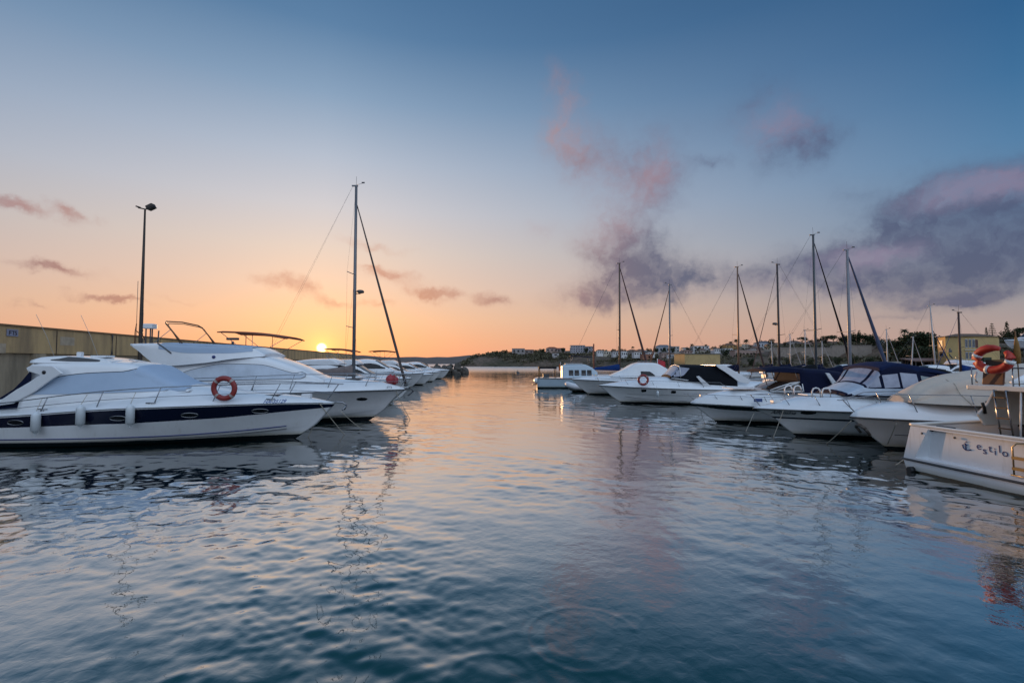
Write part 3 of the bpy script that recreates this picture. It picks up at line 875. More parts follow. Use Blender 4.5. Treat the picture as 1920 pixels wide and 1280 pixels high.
# ------------------------------------------------------------------ the flybridge yacht behind it
def flybridge_yacht():
    b = Boat('flybridge_yacht', xy(762, 730, 1.6), 3.0, 'large white flybridge motor yacht with swept sides and folded bimini frame', 14.8, 4.3,
             [(-.5, -2.7), (.05, -1.55), (.99, -.74), (1.3, -.40), (1.62, 0)], [(-14.8, 1.42), (-9, 1.50), (-4.4, 1.58), (0, 1.62)], fin=2.2)
    b.hull(hull_mat('white_hull_b', (0.58, 0.57, 0.58), zb=.2))
    cr = [(-14.8, .5), (-12, .6), (-6, .72), (-4.1, .68), (-3.1, .58), (-1.3, .40), (-.3, .12), (0, .03)]
    b.deck(GEL, cr, 3.0)
    h = House(-11.7, -3.9, [(-13, 1.6), (-4, 1.95)], [(-11.7, 2.85), (-10.6, 3.35), (-8.5, 3.45), (-7.2, 3.42), (-6.7, 3.28), (-5.43, 2.84), (-4.5, 2.40), (-3.9, 2.12)],
              [(-13, 1.72), (-8, 1.7), (-5.5, 1.5), (-3.9, 1.2)], [(-13, 1.45), (-8, 1.42), (-5.5, 1.2), (-3.9, 1.0)], r=.34, n=40)
    h.build('saloon', GEL, b.root)
    for sg in (-1, 1):
        h.panel('window_cover', mat('white_cover', (0.50, 0.56, 0.64), 0.65, noise=.4, nscale=1.5, bump=.3, bscale=3), b.root, -10.9, -4.8, [(-10.9, 2.35), (-10, 2.68), (-8.5, 2.95), (-7, 2.92), (-5.8, 2.62), (-4.8, 2.28)], [(-10.9, 2.1), (-8, 2.16), (-4.8, 2.22)], sg, .016, 30, frame=DGREY, fr=.012)
    f = House(-12.9, -6.75, [(-12.9, 3.84), (-12.45, 3.54), (-12.0, 3.18), (-11.4, 2.84), (-9.5, 2.98), (-8, 3.2), (-6.75, 3.32)], [(-12.9, 3.92), (-11.8, 3.94), (-10.2, 3.88), (-8.5, 3.82), (-7.4, 3.74), (-7.0, 3.55), (-6.75, 3.40)],
              [(-12.9, 1.6), (-11.5, 1.74), (-8.5, 1.68), (-6.75, 1.25)], [(-12.9, 1.62), (-11.5, 1.72), (-8.5, 1.6), (-6.75, 1.1)], r=.12, cam=.07, n=36)
    f.build('flybridge', GEL, b.root)
    f.roof_panel('flybridge_cover', GREYC, b.root, -11.4, -7.35, .40, .60, .02, 16)
    for sg in (-1, 1):
        f.panel('flybridge_side_cover', GREYC, b.root, -11.5, -7.3, [(-11.5, 3.90), (-10, 3.84), (-7.3, 3.66)], [(-11.5, 3.66), (-10, 3.46), (-8.4, 3.46), (-7.3, 3.56)], sg, .014, 20)
    tubes('cover_strap', [[(-11.55, -1.72, 3.93), (-11.2, -1.745, 3.70), (-10.9, -1.74, 3.45)]], .03, DGREY, b.root)
    mb = MB(); mb.lathe([(.03, -.03), (.08, 0), (.08, .03)], (0, 0, 0), 12, axis='Y'); o = mb.build('side_light', LETTER, b.root); o.location = (-8.95, -1.70, 3.28)
    # bimini hoop standing folded over the flybridge
    for k, (dx, dz) in enumerate(((0, 0), (.12, -.10))):
        pts = [(-10.55 - .1 * k, -1.5, 3.95), (-11.35 + dx, -1.5, 4.92 + dz), (-11.45 + dx, -1.3, 5.02 + dz), (-11.5 + dx, 0, 5.09 + dz), (-11.45 + dx, 1.3, 5.02 + dz), (-11.35 + dx, 1.5, 4.92 + dz), (-10.55 - .1 * k, 1.5, 3.95)]
        tubes('bimini_hoop', [pts], .035 if k == 0 else .022, mat('bronzed_tube', (0.16, 0.09, 0.05), .35, metal=.6), b.root)
    for sg in (-1, 1): tubes('bimini_strut', [[(-11.9, sg * 1.5, 3.95), (-11.1, sg * 1.5, 4.62)]], .014, STEEL, b.root)
    # aft mast: whip aerials and a boxed searchlight on two posts
    tubes('whip_aerial', [[(-12.85, -1.3, 3.9), (-12.85, -1.3, 7.0)]], .011, DGREY, b.root)
    tubes('whip_aerial', [[(-12.75, -1.0, 3.9), (-12.75, -1.0, 5.4), (-12.78, -1.0, 6.3)]], .009, DGREY, b.root)
    tubes('aerial_bracket', [[(-12.8, -1.45, 3.9), (-12.87, -1.35, 4.5), (-12.85, -1.3, 4.9)], [(-12.6, -.9, 3.9), (-12.65, -1.1, 4.3), (-12.85, -1.3, 4.55)]], .022, BROWN, b.root)
    mb = MB(); mb.box((-12.41, -1.0, 4.80), (.46, .40, .24)); lb = mb.build('searchlight', WHITEP, b.root, bevel=.04)
    tubes('searchlight_post', [[(-12.53, -1.1, 3.9), (-12.53, -1.1, 4.72)], [(-12.32, -1.1, 3.9), (-12.32, -1.1, 4.72)], [(-12.4, -.85, 3.9), (-12.4, -.85, 4.72)], [(-12.15, -.8, 3.9), (-12.12, -.8, 4.6)]], .03, DGREY, lb)
    b.rail(-10.4, -.1, lift=[(-10.4, .75), (-5, .86), (0, .80)], inset=.12, step=1.55, r=.020, slant=.25)
    for px, py in ((672, 750),):
        x, z = b.local(px, py, -1.3); b.oval(x, z, .26, .085, GLASS)
    x, z = b.local(580, 752, -1.9); b.oval(x, z, .26, .085, GLASS)
    mb = MB(); mb.box((-2.7, 0, 2.17), (.75, .75, .05)); mb.build('deck_hatch', DGREY, b.root, bevel=.015)
    tubes('bow_line_fairlead', [[(-.9, -.5, 1.7), (-.9, -.5, 1.78), (-.7, -.4, 1.78), (-.7, -.4, 1.7)]], .02, STEEL, b.root)
    mb = MB(); mb.tube([(-.5, 0, 1.70), (.25, 0, 1.62), (.36, 0, 1.5)], .04, 6); mb.tube([(.36, 0, 1.5), (.1, .18, 1.30)], .035, 6); mb.tube([(.36, 0, 1.5), (.1, -.18, 1.3)], .035, 6)
    mb.build('bow_anchor', DGREY, b.root)
    return b
FLY = flybridge_yacht()

def ball_fenders():
    for k, (px, py) in enumerate(((732, 711), (739, 713))):
        Y = FLY.root.location.y + .1 + .25 * k
        t = empty('ball_fender', at_y(px, py, Y)); tag(t, ('higher' if k == 0 else 'lower') + ' of the two red ball fenders lying on the flybridge yacht foredeck', 'fender', 'red ball fenders on the yacht foredeck')
        mb = MB(); mb.lathe([(.02, -.24)] + [(.24 * math.sin(math.pi * i / 12), -.24 * math.cos(math.pi * i / 12)) for i in range(1, 12)] + [(.05, .26), (.03, .31)], n=16); mb.build('ball', mat('red_fender_vinyl', (.34, .025, .035), .4, noise=.3, nscale=4), t)
        mb = MB(); mb.tube([(0, 0, .29), (.1, .05, .36), (.25, .1, .2), (.3, .1, -.3)], .012, 5); mb.build('lanyard', ROPE, t)
ball_fenders()

# ================================================================== RIGHT SIDE BOATS
def finish(b): return b

def canopy_cruiser():                 # white open cruiser with black canopy
    b = Boat('open_cruiser', xy(1122.5, 722, 1.33), 180, 'white cruiser with grey-black camper canopy and curved white radar arch', 11.9, 3.4,
             [(-.5, -2.5), (-.02, -1.36), (.38, -1.10), (.9, -.5), (1.33, 0)], [(-11.9, 1.02), (-6.1, 1.13), (-2.8, 1.22), (0, 1.33)])
    b.hull(HW)
    cr = [(-11.9, .62), (-8, .72), (-5, .80), (-4.1, .80), (-3.1, .64), (-1.8, .40), (-.5, .12), (0, .02)]
    b.deck(GEL, cr, 3.2)
    tubes('chine_line', [[Vector((x, sg * (b.side(x, z) + .004), z)) for x, z in ((-1.9, .52), (-2.6, .42), (-4, .30), (-6, .24), (-11.8, .2))] for sg in (-1, 1)], .015, DGREY, b.root)
    tubes('side_groove', [[Vector((x, sg * (b.side(x, z) + .002), z)) for x, z in [(-2 - i * .7, .70 - .008 * i) for i in range(14)]] for sg in (-1, 1)], .010, DGREY, b.root)
    h = House(-9.75, -5.0, [(-10, 1.5), (-7, 1.6), (-5, 1.9)], [(-9.75, 1.75), (-9.5, 2.52), (-9.0, 2.64), (-6.5, 2.78), (-5.75, 2.74), (-5.3, 2.28), (-5.0, 1.98)],
              [(-10, 1.38), (-7, 1.38), (-5.0, 1.15)], [(-10, 1.15), (-7, 1.2), (-5.0, 1.0)], r=.2, cam=.1, n=30)
    h.build('canopy', BLKC, b.root)
    for sg in (-1, 1): h.panel('clear_side_window', VINYL, b.root, -6.35, -5.25, [(-6.35, 2.60), (-5.8, 2.62), (-5.25, 2.2)], [(-6.35, 2.56), (-5.8, 2.05), (-5.25, 1.98)], sg, .014, 10)
    h.roof_panel('windscreen', VINYL, b.root, -5.62, -5.05, .39, .61, .014, 8)
    tubes('windscreen_frame', [[h.at(-5.7, q, .03) for q in (0.10, .25, .36, .4, .44, .5, .56, .6, .64, .75, .9)], [h.at(x, .02, .03) for x in (-5.05, -5.5, -6.2)], [h.at(x, .98, .03) for x in (-5.05, -5.5, -6.2)]], .03, WHITEP, b.root)
    for sg in (-1, 1): slab('cockpit_flap', [(-9.7, 1.32), (-7.55, 1.32), (-6.9, 1.9), (-9.7, 1.9)], sg * 1.40, sg * 1.43, BLKC, b.root)
    arch_pair('radar_arch', [(-8.1, 2.86), (-8.75, 2.84), (-10.6, 1.75), (-10.45, 1.5), (-9.8, 1.6), (-9.0, 2.2), (-8.3, 2.66)], 1.40, 1.52, GEL, b.root)
    mb = MB(); mb.box((-8.45, 0, 2.83), (.6, 2.9, .09)); mb.build('arch_top', GEL, b.root, bevel=.03)
    arch_pair('canopy_strut', [(-6.72, 2.02), (-6.92, 2.06), (-7.85, 1.25), (-7.35, 1.22)], 1.46, 1.54, GEL, b.root)
    b.rail(-9, -.1, h=.5, inset=.1, step=1.7, r=.014, mid=False)
    for px, py in ((1211, 733), (1264, 735)):
        x, z = b.local(px, py, 1.6); b.oval(x, z, .17, .10, GLASS, square=True)
    x, z = b.local(1233, 739, 1.85)
    fender(b.world(x, 1.88, z), .42, .10, 'small pale fender against the white cruiser with the black canopy', b.world(x, 1.6, 1.35), 'fenders hung on the right hand boats')
    x, z = b.local(1206, 712, 1.5)
    life_ring(b.world(x, 1.50, z), .33, .085, 'small red rimmed life ring on the rail of the black canopied cruiser', 0, .05)
    return b
canopy_cruiser()

def far_flybridge():
    b = Boat('flybridge_cruiser', xy(1072, 711, 1.43), 180, 'older white cruiser with sloping wheelhouse front and dark side window', 11, 3.6,
             [(-.5, -2.5), (0, -1.7), (.22, -1.3), (.9, -.5), (1.43, 0)], [(-11, 1.25), (-5, 1.3), (0, 1.45)])
    b.hull(hull_mat('white_hull_c', (0.60, 0.60, 0.61)))
    cr = [(-11, .5), (-4, .5), (-2, .35), (-.4, .1), (0, .02)]
    b.deck(GEL, cr, 3)
    h = House(-9.4, -3.5, [(-10, 1.5), (-3.5, 1.7)], [(-9.4, 1.9), (-8.5, 2.6), (-7.6, 2.98), (-6.4, 3.0), (-5.95, 2.92), (-4.8, 2.30), (-3.5, 1.74)], [(-10, 1.5), (-6, 1.5), (-3.5, 1.1)], [(-10, 1.2), (-6, 1.2), (-3.5, .8)], r=.2, n=30)
    h.build('wheelhouse', GEL, b.root)
    for sg in (-1, 1): h.panel('side_window', GLASS, b.root, -7.5, -6.2, [(-7.5, 1.85), (-7.0, 2.2), (-6.2, 2.22)], [(-7.5, 1.78), (-6.2, 1.74)], sg, .014, 8)
    tubes('flybridge_rail', [[(-8.2, -1.0, 2.9), (-8.2, -1.0, 3.15), (-6.6, -1.0, 3.15), (-6.4, -1.0, 3.0)], [(-8.2, 1.0, 2.9), (-8.2, 1.0, 3.15), (-6.6, 1.0, 3.15), (-6.4, 1.0, 3.0)]], .02, STEEL, b.root)
    b.rail(-8.5, -.1, h=.5, step=1.8, r=.013, mid=False)
    return b
FF = far_flybridge()

def flag_on_boat():
    p = at_y(1233, 690, 45.5)
    t = empty('flag', p); tag(t, 'small red flag on a white pole between wheelhouse and black canopy', 'flag')
    tubes('flagpole', [[(0, 0, -.6), (0, 0, .9)]], .03, WHITEP, t)
    mb = MB(); secs = [[(i * .09, .05 * math.sin(i * 1.2), .85 - i * .03), (i * .09, .05 * math.sin(i * 1.2 + .5), .25 - i * .05)] for i in range(9)]
    mb.loft(secs); mb.build('flag_cloth', mat('red_cloth', (0.42, .03, .04), .8), t)
flag_on_boat()

def small_trawler():
    b = Boat('fishing_launch', (13.0, 58.6), 0, 'small white launch with row of square windows and black cockpit awning, outermost', 10.0, 3.0,
             [(-.5, -1.6), (.05, -1.0), (.8, -.3), (1.6, 0)], [(-10, 1.22), (-6, 1.15), (-3, 1.25), (0, 1.6)], um=.5)
    b.hull(hull_mat('pale_blue_hull', (0.30, 0.39, 0.46), boot=(.01, .02, .03)), rub=mat('teak_rubbing_strake', (.12, .07, .04), .6), rubr=.05)
    b.deck(GEL, [(-10, .06), (-5, .1), (0, .05)], 3)
    h = House(-7.0, -2.8, [(-8, 1.2), (-2, 1.35)], [(-7.0, 2.55), (-6.6, 2.75), (-4.4, 2.78), (-3.6, 2.5), (-2.8, 1.9)], [(-8, 1.2), (-2.8, 1.0)], [(-8, 1.08), (-2.8, .85)], r=.15, n=20)
    h.build('cabin', mat('pale_cabin_paint', (0.42, 0.52, 0.60), .4), b.root)
    for k in range(4):
        for sg in (-1, 1):
            x0 = -6.25 + k * .68 + (.14 if k > 1 else 0)
            h.panel('window', GLASS, b.root, x0, x0 + .54, [(x0, 2.14), (x0 + .54, 2.14)], [(x0, 1.48), (x0 + .54, 1.48)], sg, .014, 3)
    mb = MB(); mb.box((-5.6, 0, 2.88), (2.0, 1.7, .08)); mb.build('cabin_roof', GEL, b.root, bevel=.03)
    mb = MB(); mb.box((-8.75, 0, 2.42), (2.1, 2.4, .22)); aw = mb.build('awning', BLKC, b.root, bevel=.02)
    tubes('awning_post', [[(-9.7, s, 1.2), (-9.7, s, 2.4)] for s in (-1.05, 1.05)] + [[(-7.8, s, 1.2), (-7.8, s, 2.4)] for s in (-1.05, 1.05)], .06, TEAK, aw)
    mb = MB(); mb.lathe([(.05, -1.25), (.26, -1.2), (.34, -.9), (.34, .9), (.26, 1.2), (.05, 1.25)], (-10.02, 0, .85), 12, axis='Y'); mb.build('stern_bolster', WHITEP, b.root)
    mb = MB(); mb.box((-8.9, 0, 1.45), (.7, .9, .45)); mb.build('engine_box', DGREY, b.root, bevel=.04)
    mb = MB(); mb.box((-10.25, 0, .42), (.55, 2.2, .06)); mb.build('swim_platform', TEAK, b.root)
    mb = MB(); mb.box((-4.7, 0, 3.75), (2.6, 1.6, .08), ry=.05); bm_ = mb.build('bimini', NAVYC, b.root, bevel=.02)
    tubes('bimini_post', [[(-5.8, s, 2.9), (-5.8, s, 3.7)] for s in (-.7, .7)] + [[(-3.7, s, 2.75), (-3.7, s, 3.68)] for s in (-.7, .7)], .02, STEEL, bm_)
    tubes('mast', [[(-3.1, 0, 2.3), (-3.1, 0, 5.3)]], .09, mat('rust_red_paint', (.16, .03, .02), .6), b.root)
    mb = MB(); mb.tube([(-7.2, -.9, 2.1), (-7.2, -.9, 3.1)], .025, 6); mb.build('flagstaff', WHITEP, b.root)
    mb = MB(); mb.loft([[(-7.2 - i * .05, -.9 - .02 * i, 3.0 - i * .08), (-7.2 - i * .04, -.9, 2.2 - i * .05)] for i in range(6)]); mb.build('ensign', mat('red_yellow_cloth', (.45, .10, .015), .8), b.root)
small_trawler()

def tender():
    t = empty('tender', (6.7, 50.6, 0), R(178))
    tag(t, 'small white tender with rounded bow tied beside the outermost launch', 'boat', 'motor boats moored in the marina')
    mb = MB()
    pts = [(-2.6, .62, .45), (-1, .66, .46), (.1, .6, .52), (.7, .35, .68), (.92, 0, .76), (.7, -.35, .68), (.1, -.6, .52), (-1, -.66, .46), (-2.6, -.62, .45)]
    mb.tube(pts, .30, 12); mb.build('tube_collar', mat('white_hypalon', (.62, .63, .66), .5, noise=.2), t)
    mb = MB(); secs = [[(x, -.55 * w, .3), (x, -.3 * w, .02 + k), (x, 0, -.12 + k), (x, .3 * w, .02 + k), (x, .55 * w, .3)] for x, w, k in ((-2.6, 1, 0), (-.8, 1, 0), (.3, .8, .08), (.85, .2, .4))]
    mb.loft(secs); mb.build('hull', HG, t)
    mb = MB(); mb.box((-1.2, 0, .62), (.3, 1.0, .06)); mb.build('thwart', TEAK, t)
    mb = MB(); mb.box((-2.75, 0, .75), (.35, .35, .5)); mb.build('outboard', DGREY, t, bevel=.06)
tender()

def navy_canopy_cruiser():
    b = Boat('day_cruiser', xy(1294, 755, .98), 180, 'white day cruiser with thick black sheer stripe and dark navy canopy', 9.3, 3.0,
             [(-.5, -2.2), (.02, -1.25), (.35, -.85), (.68, -.43), (.98, 0)], [(-9.3, .84), (-3.1, .90), (0, .98)])
    b.hull(HG, band=(.05, [(-9.3, .26), (-1, .26), (0, .16)]), bm=mat('black_stripe', (.008, .008, .012), .2, coat=.4), rub=None)
    cr = [(-9.3, .76), (-5, .78), (-3.6, .76), (-2.3, .74), (-1.2, .55), (-.45, .30), (0, .03)]
    b.deck(GEL, cr, 4)
    h = House(-8.5, -4.9, [(-9, 1.45), (-4, 1.6)], [(-8.5, 1.7), (-8.0, 2.25), (-7, 2.52), (-6.1, 2.62), (-4.9, 2.68)], [(-9, 1.28), (-4, 1.28)], [(-9, 1.1), (-4, 1.12)], r=.2, cam=.10, n=24)
    h.build('canopy', NAVYC, b.root)
    vis = House(-5.1, -3.35, [(-5.1, 2.52), (-3.35, 2.55)], [(-5.1, 2.70), (-4.25, 2.76), (-3.35, 2.62)], [(-5.1, 1.12), (-3.35, .95)], [(-5.1, 1.05), (-3.35, .85)], r=.06, cam=.08, n=12)
    vis.build('canopy_visor', NAVYC, b.root)
    ws = House(-5.0, -3.6, [(-5.0, 1.6), (-3.6, 1.6)], [(-5.0, 2.10), (-4.5, 2.04), (-3.95, 1.84), (-3.6, 1.64)], [(-5, 1.26), (-4.2, 1.2), (-3.6, .8)], [(-5, 1.15), (-4.2, 1.05), (-3.6, .7)], r=.12, n=16)
    ws.build('windscreen', TINT, b.root)
    tubes('windscreen_frame', [[ws.at(x, q, .02) for x in (-3.62, -3.95, -4.5, -5.0)] for q in (.40, .60)] + [[ws.at(-4.98, q, .03) for q in (0, .2, .36, .4, .44, .5, .56, .6, .64, .8, 1)], [ws.at(x, .02, .02) for x in (-3.62, -4.2, -5)], [ws.at(x, .98, .02) for x in (-3.62, -4.2, -5)]], .035, WHITEP, b.root)
    tubes('visor_post', [[(-4.9, s * 1.1, 2.05), (-4.7, s * 1.05, 2.6)] for s in (-1, 1)] + [[(-3.9, 0, 1.9), (-3.7, 0, 2.6)]], .02, DGREY, b.root)
    arch_pair('canopy_strut', [(-6.02, 2.52), (-6.22, 2.50), (-6.85, 1.62), (-6.55, 1.62)], 1.27, 1.34, GEL, b.root)
    arch_pair('windscreen_strut', [(-3.5, 1.62), (-3.62, 1.66), (-4.75, 2.10), (-4.75, 2.02)], 1.24, 1.28, WHITEP, b.root, 0)
    mb = MB(); mb.box((-2.55, .1, 1.73), (1.4, 1.3, .035)); mb.build('sun_pad', WHITEP, b.root, bevel=.015)
    mb = MB(); mb.box((-2.75, 1.36, 1.22), (.40, .02, .16)); mb.build('number_plate', BLETTER, b.root)
    b.rail(-5.4, -.1, h=.46, step=1.05, r=.014, mid=False, slant=.3)
    mb = MB(); mb.box((-.65, 0, 1.36), (.3, .25, .12)); mb.build('windlass', WHITEP, b.root, bevel=.03)
    x, z = b.local(1366, 762, 1.2)
    b.text('SUN LINE', x, z - .01, .13, GLETTER, 1, yoff=.01)
    mooring_rope(b.world(-.7, .45, .8), at_z(1314, 772, -.02), 'short mooring rope at the black striped day cruiser bow', .02, .012)
    return b
DAY = navy_canopy_cruiser()

def blue_canopy_cruiser():
    b = Boat('weekend_cruiser', xy(1412, 765, 1.14), 180, 'white weekend cruiser with royal blue camper top and lilac vinyl windows', 9.6, 3.2,
             [(-.5, -2.5), (.05, -1.75), (.38, -1.25), (.77, -.80), (.98, -.34), (1.14, 0)], [(-9.6, 1.0), (-3, 1.13), (0, 1.15)])
    b.hull(HC, band=(.34, [(-9.6, .46), (-3, .42), (0, .41)]), bm=mat('dark_stripe', (.02, .025, .04), .25, coat=.4))
    cr = [(-9.6, .66), (-5, .68), (-3.2, .62), (-1.76, .46), (-1.0, .25), (-.3, .08), (0, .02)]
    b.deck(GEL, cr, 3.2)
    h = House(-8.0, -3.15, [(-8, 1.7), (-3.15, 1.72)], [(-8.0, 2.05), (-7.4, 2.42), (-6, 2.78), (-5.1, 2.92), (-4.6, 2.80), (-4.1, 2.24), (-3.6, 1.94), (-3.15, 1.76)], [(-8, 1.38), (-5, 1.36), (-3.15, .95)], [(-8, 1.12), (-5, 1.12), (-3.15, .8)], r=.2, cam=.1, n=34)
    h.build('camper_top', BLUEC if False else NAVYC, b.root)
    for sg in (-1, 1):
        for (xa, xb, t0, t1) in ((-4.40, -3.78, 2.44, 2.06), (-5.05, -4.50, 2.58, 2.52), (-5.80, -5.15, 2.56, 2.62)):
            h.panel('vinyl_window', VINYL, b.root, xa, xb, [(xa, t0), (xb, t1)], [(xa, 2.06), (xb, min(2.02, t1 - .05))], sg, .014, 6)
        h.panel('lower_window', mat('pale_vinyl', (.42, .48, .56), .2, noise=.4), b.root, -5.75, -3.4, [(-5.75, 2.0), (-4, 2.0), (-3.4, 1.84)], [(-5.75, 1.73), (-3.4, 1.75)], sg, .014, 10)
        h.panel('aft_window', mat('grey_vinyl', (.20, .23, .24), .25, noise=.4), b.root, -7.2, -5.95, [(-7.2, 2.28), (-5.95, 2.50)], [(-7.2, 1.78), (-5.95, 1.95)], sg, .014, 8)
    for q0, q1 in ((.372, .445), (.455, .545), (.555, .628)): h.roof_panel('windscreen', VINYL, b.root, -4.45, -3.98, q0, q1, .014, 6)
    h.roof_panel('lower_windscreen', mat('pale_vinyl', (.42, .48, .56), .2, noise=.4), b.root, -3.90, -3.25, .375, .625, .014, 6)
    roof = House(-8.1, -4.45, [(-8.1, 2.28), (-6, 2.66), (-4.45, 2.68)], [(-8.1, 2.36), (-7.4, 2.52), (-6, 2.86), (-5.1, 2.98), (-4.45, 2.80)], [(-8, 1.2), (-4.45, 1.05)], [(-8, 1.15), (-4.45, 1.0)], r=.05, cam=.08, n=20)
    roof.build('canopy_roof', mat('royal_blue_canvas', (0.005, 0.014, 0.055), .8, noise=.4, bump=.3, bscale=6, spec=.15), b.root)
    b.rail(-6.2, -.1, h=.55, step=.95, r=.014, mid=False, slant=.25)
    for px in (1537,):
        x, z = b.local(px, 777, 1.5); b.oval(x, z, .25, .085, GLASS)
    for px in (1529, 1548):
        x, z = b.local(px, 742, .9)
        for sg in (-1, 1): tubes('fender_basket', [[(x + .16, sg * .95, z - .05), (x + .16, sg * .95, z + .18), (x + .1, sg * .95, z + .29), (x, sg * .95, z + .32), (x - .1, sg * .95, z + .29), (x - .16, sg * .95, z + .18), (x - .16, sg * .95, z - .05)]], .028, WHITEP, b.root)
    x, z = b.local(1486, 777, 1.0)
    b.text('Alfonsina', x, z + .01, .21, GLETTER, 1, yoff=.012)
    mb = MB(); mb.box((-.95, 0, 1.42), (.35, .3, .12)); mb.build('windlass', WHITEP, b.root, bevel=.03)
    mb = MB(); mb.box((-2.4, 0, 1.70), (.7, .7, .05)); mb.build('deck_hatch', WHITEP, b.root, bevel=.015)
    A = b.world(-.95, .55, 1.16)
    mooring_rope(A, at_z(1449, 822, -.03), 'mooring rope from the bow roller of the blue topped cruiser', .03, .014)
    mooring_rope(DAY.world(-2.6, 1.25, .62), at_z(1398, 809, -.02), 'mooring rope from the black striped cruiser, beside the blue topped bow', .02, .012)
    return b
WEEK = blue_canopy_cruiser()

def covered_cruiser():
    b = Boat('covered_cruiser', xy(1594, 781, 1.13), 180, 'cruiser under a cream tarpaulin with taupe hull and anchor on its stem', 8.8, 3.0,
             [(-.5, -2.0), (-.08, -1.36), (.05, -1.14), (.74, -.42), (1.0, -.12), (1.13, 0)], [(-8.8, 1.0), (-3, 1.09), (0, 1.14)])
    b.hull(HT)
    cr = [(-8.8, .55), (-3, .62), (-1.5, .54), (-.7, .40), (-.25, .24), (0, .03)]
    b.deck(GEL, cr, 3)
    h = House(-8.4, -1.7, [(-8.4, 1.5), (-3, 1.62), (-1.7, 1.66)], [(-8.4, 1.9), (-7.5, 2.62), (-6.1, 2.82), (-4.4, 2.60), (-3.24, 2.42), (-2.35, 2.12), (-1.95, 1.86), (-1.7, 1.70)],
              [(-8.4, 1.3), (-3, 1.22), (-2.2, 1.0), (-1.7, .55)], [(-8.4, 1.0), (-3, .72), (-1.7, .3)], r=.35, cam=.16, n=36)
    h.build('tarpaulin', CREAMC, b.root)
    tubes('tarpaulin_tie', [[h.at(x, q, .012) for q in (.02, .15, .3, .4, .44, .5, .56, .6, .7, .85, .98)] for x in (-3.1, -4.6, -6.2)], .010, ROPE, b.root)
    b.rail(-6.5, -.05, lift=[(-6.5, .8), (-3, .86), (-1, .82), (0, .55)], inset=.12, step=1.5, r=.016, mid=False, slant=.35)
    mb = MB(); mb.tube([(-.30, 0, 1.02), (-.34, 0, .88), (-.62, 0, .58), (-.66, 0, .50)], .05, 6)
    mb.tube([(-.36, -.22, .74), (-.28, -.08, .84), (-.28, .08, .84), (-.36, .22, .74)], .055, 6); mb.tube([(-.36, .22, .74), (-.50, .20, .56)], .045, 6); mb.tube([(-.36, -.22, .74), (-.50, -.20, .56)], .045, 6)
    mb.build('anchor', mat('galvanised_anchor', (.10, .085, .075), .6, metal=.3, noise=.4), b.root)
    mb = MB(); mb.box((-4.05, 1.10, 1.62), (.75, .14, .16)); mb.tube([(-4.05, 1.1, 1.66), (-3.98, 1.1, 2.02)], .04, 6); mb.box((-3.7, 1.1, 1.66), (.16, .14, .2))
    mb.build('deck_winch', DGREY, b.root, bevel=.02)
    mb = MB(); mb.box((-1.62, 1.395, .99), (.5, .012, .035)); mb.build('name_strip', GLETTER, b.root)
    tubes('side_moulding', [[Vector((x, sg * (b.side(x, .55) + .004), .55)) for x in [-1.3 - .5 * i for i in range(15)]] for sg in (-1, 1)], .012, DGREY, b.root)
    mooring_rope(b.world(.0, .05, 1.0), at_z(1548, 833, -.03), 'mooring rope slanting left from the stem of the tarpaulin covered cruiser', .03, .014)
    mooring_rope(b.world(-.85, .95, 1.02), at_z(1659, 842, -.03), 'mooring rope hanging across the taupe hull of the covered cruiser', .03, .014)
    mooring_rope(b.world(-1.35, 1.30, .35), at_z(1673, 876, -.03), 'mooring rope entering the water beside the lettered white transom', .02, .014)
    return b
covered_cruiser()

